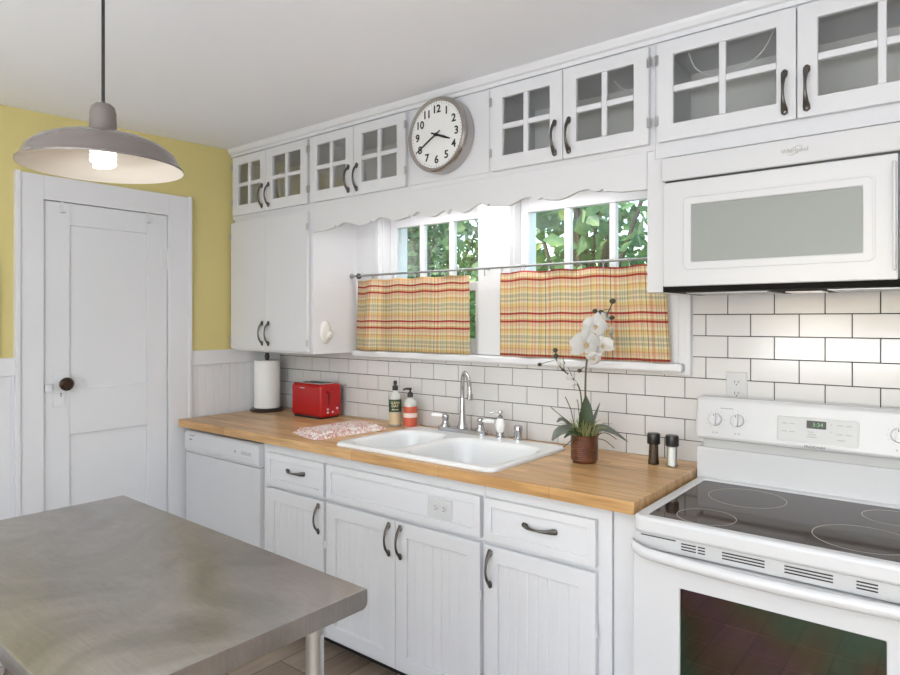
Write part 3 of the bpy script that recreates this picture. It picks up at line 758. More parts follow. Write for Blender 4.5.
# backguard
b = BM(); prism(b, [(-.035, 1.029), (-.119, 1.032), (-.096, 1.179), (-.035, 1.179)], 'x', RX0-.013, RX1); bgd = obj('backguard', b, appl, t, .013, True, 4)
b = BM(); box(b, RX0-.007, RX1, -.115, -.035, .870, 1.002); obj('back_panel', b, appl, t, .006, True, 3)
b = BM(); box(b, RX0+.012, RX1-.012, -.098, -.040, 1.000, 1.031); obj('vent_slot', b, greyp, bgd)
tl = math.atan2(.023, .147)     # lean of the control face
def facey(z): return -.119+(z-1.032)*.023/.147
def on_face(bm, x, z): return Matrix.Translation((x, facey(z), z)) @ Matrix.Rotation(PI/2-tl, 4, 'X')
def flat(bm, poly, x, z, d0, d1, hole=None):
    """polygon lying on the leaning control face (local x right, y up, z out)"""
    M = on_face(bm, x, z); tmp = BM()
    if hole: ring(tmp, poly, hole, 'z', d0, d1)
    else: prism(tmp, poly, 'z', d0, d1)
    tmp.transform(M); me = bpy.data.meshes.new('tmp'); tmp.to_mesh(me); tmp.free(); bm.from_mesh(me); bpy.data.meshes.remove(me)
kx = [(-.700, 1.103), (-.627, 1.105), (-.165, 1.105), (-.09, 1.105)]
for x, z in kx:
    n = Vector((0, -math.cos(tl), math.sin(tl))); c = Vector((x, facey(z), z))
    b = BM(); lathe(b, [(.0225, .001), (.0215, .012), (.019, .015), (.018, .015), (0, .015)], c, 28, n)
    flat(b, rrect(-.0065, .0065, -.0205, .0205, .005), x, z, .014, .026); kb = obj('knob', b, appl, bgd, .0015, True)
    b = BM(); flat(b, rrect(-.0012, .0012, .010, .018, .0008, 2), x, z, .026, .0265); obj('pointer', b, inkm, kb)
b = BM()
for x, z in kx:
    for i in range(11):
        a = D2(-60+30*i); px, pz = .031*math.cos(a), .031*math.sin(a)
        flat(b, [(px-.0012, pz-.0012), (px+.0012, pz-.0012), (px+.0012, pz+.0012), (px-.0012, pz+.0012)], x, z, 0, .0006)
    for dx, w in ((-.004, .004), (.008, .005)): flat(b, [(dx-w, -.048), (dx+w*.3, -.048), (dx+w*.3, -.043), (dx-w, -.043)], x, z, 0, .0006)
flat(b, [(-.022, -.0018), (.022, -.0018), (.022, .0018), (-.022, .0018)], -.664, 1.143, 0, .0006)
obj('dial_marks', b, mat('dial print', (.38, .38, .39), .6), bgd)
b = BM(); pcx, pcz = -.386, 1.096
flat(b, rrect(-.118, .118, -.042, .042, .01), pcx, pcz, .0, .0035, rrect(-.114, .114, -.038, .038, .008)); obj('control_bezel', b, appl, bgd, .001)
b = BM(); flat(b, rrect(-.1142, .1142, -.0382, .0382, .008), pcx, pcz, .0, .0012); pad = obj('control_pad', b, applm, bgd)
b = BM(); flat(b, rrect(-.028, .028, -.0125, .0125, .001, 2), pcx, pcz+.018, .001, .0018); obj('display', b, blackp, pad)
b = BM(); text_bm(b, '3:34', .0185, on_face(b, pcx+.004, pcz+.018) @ Matrix.Translation((0, 0, .002)), .0002); obj('display_digits', b, dispm, pad)
palepr = mat('pale print', (.40, .40, .41), .6)
for dx, dz, w in ((-.093, .016, .008), (-.070, .016, .008), (-.093, -.010, .008), (-.070, -.010, .008), (-.016, -.006, .009), (-.012, -.014, .012), (-.012, -.022, .014), (.042, .022, .002), (.042, .0, .002), (.066, .022, .009), (.090, .022, .008), (.066, -.006, .009), (.090, -.006, .008), (.070, -.024, .011)):
    b = BM(); flat(b, [(dx-w, dz-.0014), (dx+w, dz-.0014), (dx+w, dz+.0014), (dx-w, dz+.0014)], pcx, pcz, .001, .0016); obj('button_mark', b, palepr, pad)
b = BM(); text_bm(b, 'FRIGIDAIRE', .0105, on_face(b, -.389, 1.043) @ Matrix.Translation((0, 0, .0005)), .0003, bold=.0003, xs=1.15); obj('brand_lettering', b, markm, bgd)
# front
b = BM(); box(b, RX0+.004, RX1-.004, -.690, -.655, .806, .848); vs = obj('vent_strip', b, applm, t, .002)
b = BM()
for xa, xb, nn in ((-.62, -.58, 2), (-.553, -.512, 3), (-.512, -.408, 3), (-.362, -.256, 3), (-.208, -.165, 3), (-.12, -.02, 3)):
    if xa == -.553: xa, xb = -.575, -.556
    for k in range(3): box(b, xa, xb, -.6908, -.689, .8205+k*.0078, .8240+k*.0078)
box(b, -.735, -.635, -.6908, -.689, .8405, .8435); obj('vent_slits', b, blackp, vs)
b = BM(); dz0, dz1, dy = .165, .803, -.700
wx0, wx1, wz0, wz1 = -.621, -.148, .30, .717
ring(b, [(RX0+.002, dz0), (RX1-.002, dz0), (RX1-.002, dz1), (RX0+.002, dz1)], [(wx0, wz0), (wx1, wz0), (wx1, wz1), (wx0, wz1)], 'y', dy, dy+.043); dr = obj('oven_door', b, appl, t, .004)
b = BM(); box(b, wx0-.002, wx1+.002, dy+.006, dy+.010, wz0-.002, wz1+.002); obj('oven_window', b, None or ovenglass, dr)
b = BM(); box(b, wx0-.004, wx1+.004, dy+.0395, dy+.0425, wz0-.004, wz1+.004); obj('oven_liner', b, mat('oven liner', (.035, .022, .026), .4), dr)
b = BM()
for z in (.64, .575, .51, .44, .37): tube(b, [(wx0+.01, dy+.03, z), (wx1-.01, dy+.03, z)], .0018, 6)
obj('rack_wires', b, mat('rack wire', (.6, .5, .45), .4, .6), dr)
b = BM()
P = smoothpts([(RX0+.004, dy-.004, .815), (RX0+.022, dy-.024, .812), (RX0+.09, dy-.042, .806), (-.376, dy-.048, .800), (RX1-.09, dy-.042, .806), (RX1-.022, dy-.024, .812), (RX1-.004, dy-.004, .815)], 8)
rings = []
for p in P: rings.append([b.verts.new((p.x, p.y+.013*math.cos(a), p.z+.016*math.sin(a))) for a in [2*PI*k/14 for k in range(14)]])
for A, B in zip(rings, rings[1:]):
    for k in range(14): b.faces.new((A[k], A[(k+1) % 14], B[(k+1) % 14], B[k]))
b.faces.new(rings[0][::-1]); b.faces.new(rings[-1]); obj('handle', b, appl, dr, 0, True)
b = BM(); box(b, RX0+.003, RX1-.003, -.695, -.656, .03, .158); obj('storage_drawer', b, appl, t, .005)
b = BM()
for x in (RX0+.05, RX1-.05):
    for y in (-.60, -.10): cyl(b, (x, y, 0), .015, .022, 12)
obj('feet', b, blackp, t)

# ------------------------------------------------------------------ microwave
MX0, MX1, MZ0, MZ1, MY = -.788, -.026, 1.560, 1.980, -.400
t = thing('microwave', 'white over-the-range microwave with a grey window above the stove', 'microwave', (-.407, -.2, MZ0))
b = BM(); box(b, MX0, MX1, -.372, -.012, MZ0+.004, MZ1); obj('body', b, appl, t, .003)
b = BM(); box(b, MX0+.002, MX1, MY, -.371, 1.9035, MZ1-.001); hd = obj('vent_header', b, appl, t, .005)
b = BM(); box(b, MX0+.015, MX1-.01, MY+.006, -.371, 1.896, 1.905); obj('gap', b, blackp, t)
b = BM()
fx = rrect(-.718, -.198, 1.613, 1.848, .018); gl = rrect(-.690, -.228, 1.638, 1.819, .004)
out = [(-.779, MZ0+.001), (-.147, MZ0+.001), (-.147, 1.897), (-.779, 1.897)]
ring(b, out, [(-.690, 1.638), (-.228, 1.638), (-.228, 1.819), (-.690, 1.819)], 'y', MY, -.3725); md = obj('door', b, appl, t, .004)
b = BM(); ring(b, fx, rrect(-.712, -.204, 1.619, 1.842, .014), 'y', MY-.003, MY+.002); obj('window_rim', b, appl, md, .001)
b = BM(); box(b, -.692, -.226, MY+.005, MY+.009, 1.636, 1.821); obj('window', b, mwin, md)
b = BM(); box(b, -.158, -.151, MY-.022, MY+.002, 1.585, 1.875); obj('door_grip', b, appl, md, .003)
b = BM(); box(b, -.144, MX1-.001, MY, -.3725, MZ0+.001, 1.897); obj('control_panel', b, applm, t, .003)
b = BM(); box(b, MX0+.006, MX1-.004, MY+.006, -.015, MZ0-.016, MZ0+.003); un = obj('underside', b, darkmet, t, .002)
b = BM(); box(b, MX0+.05, MX0+.30, -.30, -.08, MZ0-.0185, MZ0-.016); obj('grease_filter', b, steel, un)
b = BM(); box(b, MX1-.30, MX1-.05, -.30, -.08, MZ0-.0185, MZ0-.016); obj('grease_filter', b, steel, un)
b = BM(); box(b, MX0+.33, MX1-.33, -.20, -.08, MZ0-.0185, MZ0-.016); obj('lamp_lens', b, lensm, un)
b = BM(); text_bm(b, 'Whirlpool', .0170, face_front(-.394, MY-.0004, 1.9425), .0003, bold=.0003)
P = [Vector((-.394+.021*math.cos(a)*1.0, 0, 1.9425+.0085*math.sin(a))) for a in [D2(200+i*12) for i in range(26)]]
P = [Vector((-.394+(p.x+.394)*math.cos(.5)-(p.z-1.9425)*math.sin(.5), MY-.0006, 1.9425+(p.x+.394)*math.sin(.5)+(p.z-1.9425)*math.cos(.5))) for p in P]
tube(b, P, .0008, 6); obj('logo', b, logom, hd)
b = BM(); prism(b, [(-.374, 0), (-.374, 0)] if False else [(MX0+.33, -.08), (MX1-.33, -.08), (MX1-.33, -.079), (MX0+.33, -.079)], 'z', MZ0-.0146, MZ0-.0121); b.free()

# ------------------------------------------------------------------ curtains and rod
rz, ry = 1.690, -.058
t = thing('curtain_rod', 'thin grey curtain rod across both windows', 'curtain rod', (-1.74, ry, rz))
b = BM(); tube(b, [(-2.620, ry, rz), (-.867, ry, rz)], .0055, 12); obj('rod', b, rodm, t, 0, True)
b = BM(); ball(b, (-2.565, ry, rz-.002), .016, 12); obj('knob', b, pewter, t, 0, True)
b = BM(); cyl(b, (-2.622, ry, rz), .014, .006, 16, (1, 0, 0)); obj('wall_cup', b, rodm, t, 0, True)
for x in (-1.735,):
    b = BM(); tube(b, [(x, -.018, rz-.004), (x, ry, rz-.004), (x, ry-.001, rz-.035)], .0026, 8); obj('bracket', b, rodm, t, 0, True)
def curtain(name, label, path, ztop, zbot, xs_clip, u0, vph, hem):
    """path: list of (x_top, x_bot, y) along the width"""
    t = thing(name, label, 'curtain', ((path[0][0]+path[-1][0])/2, ry, zbot), 'plaid café curtains')
    b = BM(); uvl = b.loops.layers.uv.new('UVMap')
    nz = 14; cols = []; acc = 0; U = []
    for i, (xt, xb, y, dz) in enumerate(path):
        if i: acc += math.hypot(path[i][0]-path[i-1][0], path[i][2]-path[i-1][2])
        U.append(acc+u0); col = []
        for k in range(nz+1):
            f = k/nz; col.append(b.verts.new((xt+(xb-xt)*f, y*(.6+.4*f)+ry*.4*(1-f)+ (0.003*math.sin(9*xt+4*f)), ztop+dz*(1-f)+(zbot-ztop)*f)))
        cols.append(col)
    for i in range(len(cols)-1):
        for k in range(nz):
            f = b.faces.new((cols[i][k], cols[i+1][k], cols[i+1][k+1], cols[i][k+1]))
            for lp, (ii, kk) in zip(f.loops, ((i, k), (i+1, k), (i+1, k+1), (i, k+1))):
                lp[uvl].uv = (U[ii], vph+(ztop-zbot)*(kk/nz))
    bm = b; o0 = ORG[t.name]; bm.transform(Matrix.Translation(-o0))
    me = bpy.data.meshes.new('cloth'); bm.to_mesh(me); bm.free(); me.materials.append(plaid)
    for p in me.polygons: p.use_smooth = True
    o = bpy.data.objects.new('cloth', me); COL.objects.link(o); o.parent = t; ORG[o.name] = o0
    sd = o.modifiers.new('thick', 'SOLIDIFY'); sd.thickness = .0016; sd.offset = 0
    for x in xs_clip:
        b = BM(); n = 16; P = [(x, ry+.0095*math.cos(2*PI*i/n), rz-.003+.0095*math.sin(2*PI*i/n)) for i in range(n+1)]
        tube(b, P, .0014, 6); tube(b, [(x, ry, rz-.012), (x, ry-.001, rz-.030)], .002, 6); obj('clip_ring', b, rodm, t, 0, True)
p1 = []
N1 = 70
for i in range(N1+1):
    s = i/N1; xt = -2.595+s*(-1.822+2.595); xb = -2.620+s*(-1.815+2.620)
    if xt < -2.455: y = -.022-.075*((xt+2.595)/.14)
    else: y = -.097+.043*min(1, (xt+2.455)/.06)+.007*math.sin((xt+2.455)*27)
    p1.append((xt, xb, y, .003*math.sin(xt*38)))
curtain('cafe_curtain', 'red and yellow plaid curtain on the left window above the soap bottles', p1, 1.664, 1.293, (-2.46, -2.31, -2.16, -2.06, -1.97, -1.85), .01, -.031, 0)
p2 = []
for i in range(N1+1):
    s = i/N1; xt = -1.650+s*(-.900+1.650); xb = -1.660+s*(-.880+1.660)
    y = -.052+.010*math.sin(xt*22)+.005*math.sin(xt*47); p2.append((xt, xb, y, .003*math.sin(xt*36)))
curtain('cafe_curtain', 'red and yellow plaid curtain on the right window behind the orchid', p2, 1.666, 1.292, (-1.64, -1.52, -1.40, -1.25, -1.15, -1.04), .07, .002, 0)

# ------------------------------------------------------------------ things on the counter
t = thing('paper_towel_holder', 'black paper towel stand on the counter below the wall cupboard', 'paper towel holder', (-3.235, -.16, CT))
b = BM(); lathe(b, [(.096, 0), (.098, .004), (.094, .014), (.088, .018), (0, .018)], (-3.235, -.16, CT), 36); obj('base', b, mat('dark brown wood', (.025, .015, .012), .35), t, 0, True)
b = BM(); lathe(b, [(.007, .018), (.007, .298), (.012, .302), (.014, .32), (.010, .34), (0, .342)], (-3.235, -.16, CT), 16); obj('post', b, blackp, t, 0, True)
b = BM(); lathe(b, [(.020, .020), (.073, .020), (.0745, .024), (.0745, .292), (.073, .296), (.020, .296), (.020, .020)], (-3.235, -.16, CT), 40, close=False); tag(obj('paper_towel_roll', b, papert, None, 0, True), 'white paper towel roll standing on its black holder', 'paper towels')

# toaster
TX0, TX1, TY0, TY1, TZ = -2.952, -2.702, -.205, -.058, CT
t = thing('toaster', 'red two-slice toaster on the counter in front of the tiles', 'toaster', (-2.84, -.125, TZ))
b = BM(); prof = rrect(TY0, TY1, TZ+.008, TZ+.186, .024, 6); prism(b, prof, 'x', TX0, TX1); obj('shell', b, redm, t, .012, True, 3)
b = BM(); box(b, TX0+.012, TX1-.012, TY0+.01, TY1-.01, TZ, TZ+.012); obj('base', b, blackp, t, .003)
b = BM(); prism(b, rrect(TX0+.03, TX1-.03, TY0+.025, TY1-.022, .012), 'z', TZ+.1855, TZ+.1875); dk = obj('top_plate', b, greyp, t)
for y in (-.148, -.102):
    b = BM(); box(b, TX0+.045, TX1-.045, y-.012, y+.012, TZ+.187, TZ+.189); obj('bread_slot', b, blackg, dk)
b = BM(); box(b, TX1-.001, TX1+.003, -.150, -.146, TZ+.07, TZ+.16); obj('lever_slot', b, blackp, t)
b = BM(); box(b, TX1, TX1+.022, -.168, -.128, TZ+.140, TZ+.152); obj('lever', b, redm, t, .004)
b = BM()
for y, z in ((-.157, .052), (-.157, .034), (-.122, .034), (-.090, .052)): lathe(b, [(.0055, 0), (.005, .003), (0, .003)], (TX1-.0005, y, TZ+z), 12, (1, 0, 0))
obj('buttons', b, porcelain, t, 0, True)
b = BM(); box(b, TX0+.075, TX0+.115, TY0-.0006, TY0+.001, TZ+.160, TZ+.164); obj('brand_mark', b, greyp, t)

# dish towel: folded cloth in loose layers
t = thing('dish_towel', 'folded white and red printed dish towel lying left of the sink', 'towel', (-2.39, -.40, CT))
quad = [Vector((-2.50, -.552, 0)), Vector((-2.262, -.612, 0)), Vector((-2.215, -.20, 0)), Vector((-2.455, -.135, 0))]
def cloth(q, z0, th, n, nm, amp):
    b = BM(); g = []
    for i in range(n+1):
        row = []
        for j in range(n+1):
            u, v = i/n, j/n
            p = (q[0]*(1-u)+q[1]*u)*(1-v)+(q[3]*(1-u)+q[2]*u)*v
            e = min(u, 1-u, v, 1-v); edge = 1-max(0, 1-e/.05)**2
            w = amp*(.5+.5*math.sin(7*v+2.2*u+z0*300))*(.4+.6*math.sin(PI*u))
            row.append((p.x+.004*math.sin(11*v), p.y+.004*math.sin(9*u), z0+th*edge+w*edge))
        g.append(row)
    T = [[b.verts.new(p) for p in r] for r in g]; Bq = [[b.verts.new((p[0], p[1], z0)) for p in r] for r in g]
    for i in range(n):
        for j in range(n):
            b.faces.new((T[i][j], T[i+1][j], T[i+1][j+1], T[i][j+1])); b.faces.new((Bq[i][j], Bq[i][j+1], Bq[i+1][j+1], Bq[i+1][j]))
    for k in range(n):
        for A, C, (a1, a2), (c1, c2) in ((T, Bq, (k, 0), (k+1, 0)), (T, Bq, (k, n), (k+1, n)), (T, Bq, (0, k), (0, k+1)), (T, Bq, (n, k), (n, k+1))):
            b.faces.new((A[a1][a2], A[c1][c2], C[c1][c2], C[a1][a2]))
    return obj(nm, b, printm, t, 0, True)
cloth(quad, CT+.0005, .011, 24, 'lower_fold', .003)
q2 = [quad[0]+Vector((.012, .014, 0)), quad[1]+Vector((-.03, .03, 0)), quad[2]+Vector((-.035, -.01, 0)), quad[3]+Vector((.01, -.02, 0))]
cloth(q2, CT+.0125, .009, 24, 'upper_fold', .005)

# soap bottles
def bottle(nm, label, x, y, r, h_body, h_neck, lab, pump, liquid):
    t = thing(nm, label, 'bottle', (x, y, CT)); z = CT
    b = BM(); lathe(b, [(0, .001), (r*.92, .001), (r, .006), (r, h_body*.78), (r*.92, h_body*.88), (r*.55, h_body*.97), (.012, h_body), (.012, h_body+.008)], (x, y, z), 28); body = obj('bottle_body', b, liquid, t, 0, True)
    for z0, z1, m, nmx in lab:
        b = BM(); lathe(b, [(r+.0005, z0), (r+.0005, z1)], (x, y, z), 28, close=False); obj(nmx, b, m, body, 0, True)
    b = BM(); lathe(b, [(.0145, h_body+.004), (.0145, h_body+.024), (.010, h_body+.028), (.005, h_body+.029), (.005, h_neck)], (x, y, z), 16)
    if pump:
        lathe(b, [(.008, h_neck-.004), (.008, h_neck+.006), (0, h_neck+.007)], (x, y, z), 14)
        tube(b, [(x, y, z+h_neck+.001), (x-.018, y-.014, z+h_neck+.001), (x-.028, y-.022, z+h_neck-.004)], [.006, .005, .004], 8)
    else:
        lathe(b, [(.009, h_neck-.012), (.010, h_neck), (.006, h_neck+.008), (0, h_neck+.009)], (x, y, z), 14)
    obj('pump' if pump else 'cap', b, blackp, t, 0, True); return t, body
dirn = Vector((2.21, -2.34, 0)).normalized()
t, body = bottle('dish_soap_bottle', 'clear bottle with green and cream labels and black push cap', -2.262, -.095, .0315, .176, .220, [(.012, .070, creamlab, 'lower_label'), (.073, .135, greenlab, 'green_label')], False, bottleglass)
def label_text(body, x, y, r, lines, m, nm):
    b = BM()
    ang = math.atan2(dirn.x, -dirn.y)
    for s, z, size in lines:
        tb = BM(); text_bm(tb, s, size, Matrix.Translation((0, 0, z)) @ Matrix.Rotation(PI/2, 4, 'X'), .0003, bold=.0004)
        for v in tb.verts:
            a = v.co.x/r; rr = r+.0009-v.co.y; v.co = Vector((x+rr*math.sin(a+ang), y-rr*math.cos(a+ang), v.co.z))
        me = bpy.data.meshes.new('tmp'); tb.to_mesh(me); tb.free(); b.from_mesh(me); bpy.data.meshes.remove(me)
    obj(nm, b, m, body)
label_text(body, -2.262, -.095, .0315, [('CLEAN', CT+.119, .0155), ('DAY', CT+.103, .0185), ('dish soap', CT+.086, .0095)], creamlab, 'label_lettering')
t, body = bottle('hand_soap_bottle', 'clear bottle with orange-red label and black pump nozzle', -2.160, -.095, .0345, .148, .192, [(.010, .054, orangelab, 'lower_label'), (.055, .076, pinklab, 'pale_label'), (.077, .108, orangelab, 'upper_label')], True, bottleglass)
b = BM()
for dz in (.035, .025): pass
b.free()

# salt and pepper
def shaker(label, x, fill):
    t = thing('spice_shaker', label, 'shaker', (x, -.13, CT)); c = (x, -.13, CT)
    b = BM(); lathe(b, [(.019, .001), (.020, .004), (.0175, .03), (.0165, .075)], c, 24); obj('jar', b, pane, t, 0, True)
    b = BM(); lathe(b, [(.0170, .003), (.0178, .006), (.0160, .03), (.0150, .072)], c, 20); obj('contents', b, fill, t, 0, True)
    b = BM(); lathe(b, [(.0225, .075), (.0235, .078), (.0235, .108), (.0215, .114), (0, .115)], c, 24); obj('cap', b, blackp, t, 0, True)
shaker('pepper shaker with dark contents and black cap, left of the white one', -.915, pepperm)
shaker('salt shaker with white contents and black cap, beside the stove', -.846, saltm)

# ------------------------------------------------------------------ potted orchid
ox, oy = -1.130, -.262
t = thing('potted_orchid', 'white orchid in a ribbed brown pot standing right of the sink', 'orchid', (ox, oy, CT))
b = BM(); prof = [(0, .001), (.043, .001), (.045, .008), (.0485, .012)]
for k in range(12):
    z = .014+k*.0072; prof += [(.0515, z), (.0500, z+.0036)]
prof += [(.052, .102), (.050, .104), (.046, .102), (.046, .088), (0, .088)]
lathe(b, prof, (ox, oy, CT), 40); obj('pot', b, potm, t, 0, True)
R_ = Vector((.782, .624, 0)); U_ = Vector((0, 0, 1)); F_ = Vector((.624, -.782, 0))     # right / up / toward the room
def W(r, u, f=0.): return Vector((ox, oy, CT))+R_*r+U_*u+F_*f
def blade(bm, pts, widths, nrm, fold=.25):
    """leaf along a curve: centre rib plus two edges"""
    P = smoothpts(pts, 6); n = len(P); nrm = Vector(nrm); rows = []
    for i, p in enumerate(P):
        tt = (P[min(i+1, n-1)]-P[max(i-1, 0)]).normalized(); s = tt.cross(nrm).normalized(); up = s.cross(tt).normalized()
        f = i/(n-1)*(len(widths)-1); k = min(int(f), len(widths)-2); w = widths[k]*(1-(f-k))+widths[k+1]*(f-k)
        rows.append((p-s*w+up*w*fold, p-up*w*.1, p+s*w+up*w*fold))
    th = .0009
    for sgn in (1,):
        V = [[bm.verts.new(q) for q in r] for r in rows]
        V2 = [[bm.verts.new(q-Vector((0, 0, th))-nrm*th) for q in r] for r in rows]
        for i in range(n-1):
            for k in range(2):
                bm.faces.new((V[i][k], V[i+1][k], V[i+1][k+1], V[i][k+1])); bm.faces.new((V2[i][k], V2[i][k+1], V2[i+1][k+1], V2[i+1][k]))
            for k in (0, 2): bm.faces.new((V[i][k], V2[i][k], V2[i+1][k], V[i+1][k]))
def leaf(m, pts, widths, nrm, fold=.25):
    b = BM(); blade(b, pts, widths, nrm, fold); obj('leaf', b, m, t, 0, True)
leaf(leafdark, [W(.004, .095, .02), W(0, .15, .028), W(.002, .20, .024), W(.003, .252, .012)], [.012, .028, .027, .019, .002], F_, .12)
leaf(leafgrey, [W(-.015, .10, .01), W(-.055, .125, .02), (W(-.10, .118, .03)), W(-.126, .088, .03)], [.012, .020, .022, .016, .003], F_*.6+U_*.8)
leaf(leafgrey, [W(-.012, .10, 0), W(-.05, .135, 0), W(-.085, .160, .005), W(-.105, .152, .01)], [.006, .012, .014, .010, .002], F_*.4+U_*.9)
leaf(leafgrey, [W(.015, .098, .01), W(.05, .13, .02), W(.10, .118, .03), W(.155, .082, .03)], [.012, .018, .018, .010, .001], F_*.55+U_*.85)
leaf(leafdark, [W(-.01, .095, .02), W(-.03, .118, .035), W(-.06, .118, .045), W(-.085, .10, .05)], [.010, .016, .015, .008, .002], F_*.6+U_*.8)
leaf(leafgrey, [W(.012, .10, 0), W(.03, .15, 0), W(.046, .19, 0), W(.058, .222, 0)], [.004, .008, .007, .004, .001], F_)
b = BM(); rnd = random.Random(3)
for i in range(95):
    a = rnd.uniform(0, 2*PI); d = rnd.uniform(.01, .045); h = rnd.uniform(.03, .09); lean = rnd.uniform(.1, .9)
    p0 = W(d*math.cos(a), .088, d*math.sin(a)); p1 = W((d+lean*.03)*math.cos(a), .088+h*.7, (d+lean*.03)*math.sin(a)); p2 = W((d+lean*.07)*math.cos(a), .088+h*(1-.35*lean), (d+lean*.07)*math.sin(a))
    tube(b, [p0, p1, p2], [.0022, .0018, .0005], 4)
g = obj('moss_tuft', b, grassm, t); g['kind'] = 'stuff'
for pts in ([W(-.02, .09, .0), W(-.04, .15), W(-.052, .20), W(-.072, .245)], [W(-.02, .09), W(-.06, .15), W(-.09, .175), W(-.125, .205)], [W(.0, .09), W(-.018, .17), W(-.024, .22), W(-.028, .235)], [W(.04, .092, .02), W(.065, .090, .04), W(.085, .075, .05), W(.10, .062, .05)], [W(.03, .10, .02), W(.07, .115, .03), W(.10, .10, .04), W(.11, .092, .04)], [W(-.03, .095, .02), W(-.055, .09, .04), W(-.075, .075, .05), W(-.09, .065, .05)]):
    b = BM(); tube(b, smoothpts(pts, 4), .0017, 5); obj('sprig', b, stemm, t, 0, True)
main = smoothpts([W(.002, .09), W(.004, .20), W(.004, .30), W(.010, .385), W(.030, .46), W(.065, .515), W(.088, .558), W(.106, .600)], 6)
b = BM(); tube(b, main, [.0038]*(len(main)-10)+[.0028]*10, 8); obj('flower_stem', b, stemm, t, 0, True)
side = smoothpts([W(-.004, .09), W(-.010, .22), W(-.022, .285), W(-.055, .325), W(-.085, .35), W(-.105, .385), W(-.108, .415)], 6)
b = BM(); tube(b, side, .0029, 8); obj('flower_stem', b, stemm, t, 0, True)
for s, e in ((side[16], W(-.062, .355)), (side[22], W(-.080, .392)), (main[16], W(-.015, .345)), (main[36], W(.042, .56)), (main[38], W(.062, .565))):
    b = BM(); tube(b, [s, (Vector(s)+e)/2+U_*.004, e], .0014, 6); obj('flower_stem', b, stemm, t, 0, True)
for p, r in ((W(.106, .604), .0125), (W(.062, .562), .0115), (W(.040, .567), .010), (W(-.109, .420), .010), (W(-.107, .398), .0105), (W(-.080, .372), .0085), (W(-.080, .346), .0072), (W(-.018, .343), .009), (W(-.168, .366), .0085), (W(.104, .542), .010)):
    b = BM(); ball(b, p, r, 12, (1, 1, .85)); obj('bud', b, budm, t, 0, True)
b = BM(); tube(b, smoothpts([W(-.105, .385), W(-.13, .378), W(-.168, .366)], 4), .0012, 6); obj('flower_stem', b, stemm, t, 0, True)
def flower(c, n, size, roll=0.):
    n = Vector(n).normalized(); up = (U_-n*U_.dot(n)).normalized(); rt = up.cross(n).normalized()
    cr, sr = math.cos(roll), math.sin(roll); up, rt = up*cr+rt*sr, rt*cr-up*sr
    b = BM()
    def petal(a, L, wd, cup, base=.1):
        d = rt*math.cos(a)+up*math.sin(a); s = n.cross(d).normalized(); rows = []
        m = 8
        for i in range(m+1):
            f = i/m; w = wd*max(0.0, math.sin(PI*min(1, .12+.88*f**.8)))**.7*(1 if i < m else .25)
            cen = c+d*(L*f)+n*(cup*math.sin(PI*f*.9)-.006*f*f)
            rows.append([cen+s*(w*k/3)-n*(.10*w*abs(k/3)**2) + n*.0016*math.sin(5*f+k) for k in range(-3, 4)])
        V = [[b.verts.new(q) for q in r] for r in rows]; V2 = [[b.verts.new(q-n*.0008) for q in r] for r in rows]
        for i in range(m):
            for k in range(6):
                b.faces.new((V[i][k], V[i+1][k], V[i+1][k+1], V[i][k+1])); b.faces.new((V2[i][k], V2[i][k+1], V2[i+1][k+1], V2[i+1][k]))
            for k in (0, 6): b.faces.new((V[i][k], V2[i][k], V2[i+1][k], V[i+1][k]))
        for k in range(6): b.faces.new((V[m][k], V2[m][k], V2[m][k+1], V[m][k+1]))
    for a in (90, 215, 325): petal(D2(a), size*.52, size*.20, .004)
    for a in (5, 175): petal(D2(a), size*.50, size*.30, .007)
    fl = obj('flower', b, petalm, t, 0, True)
    b = BM(); q_ = size/.125; ball(b, c+n*.008*q_, .0062*q_, 10); ball(b, c+n*.010*q_-up*.009*q_, 1, 10, (.005*q_, .005*q_, .009*q_))
    for s in (-1, 1): tube(b, [c+n*.006*q_, c+n*(.012*q_)+rt*(s*.008*q_)-up*(.006*q_), c+n*(.016*q_)+rt*(s*.010*q_)+up*(.004*q_)], [.002*q_, .003*q_, .001*q_], 6)
    obj('lip', b, lipm, fl, 0, True)
flower(W(-.006, .447, .040), F_*.95+R_*.3-U_*.1, .128)
flower(W(.034, .512, .030), F_+R_*.1+U_*-.15, .100, .2)
flower(W(.066, .440, .014), F_*.7+R_*-.5-U_*.25, .092, -.3)
flower(W(.098, .488, .004), F_*.3+R_*.9-U_*.2, .060, .5)
flower(W(.080, .548, -.002), F_*.4+R_*.5+U_*.4, .062, .1)
flower(W(.032, .392, .018), F_*.8+R_*.1-U_*.5, .070, .9)
flower(W(-.060, .318, .012), F_*.8-R_*.4, .030); flower(W(-.092, .372, .008), F_*.8-R_*.3, .030)
flower(W(-.040, .295, .012), F_*.7+R_*.4-U_*.3, .028)

# ------------------------------------------------------------------ steel work table
TA = D2(-1.15); tc = Vector((-2.277, -1.434, 0)); TL, TW, TT = 1.219, .610, .850
t = thing('work_table', 'stainless steel work table with square metal top in the foreground', 'table', (-1.667, -1.745, 0))
def R4(bm): bmesh.ops.rotate(bm, verts=bm.verts, cent=(0, 0, 0), matrix=Matrix.Rotation(TA, 3, 'Z')); bm.transform(Matrix.Translation(tc))
b = BM()
pr = []
def arc(cx_, cz_, r, a0, a1, n=6): return [(cx_+r*math.cos(D2(a0+(a1-a0)*i/n)), cz_+r*math.sin(D2(a0+(a1-a0)*i/n))) for i in range(n+1)]
hh = .044
pr = arc(-.004, TT-.004, .004, 0, 90, 3)+arc(-TW+.004, TT-.004, .004, 90, 180, 3)+arc(-TW+.014, TT-hh+.014, .014, 180, 270)+arc(-.014, TT-hh+.014, .014, 270, 360)
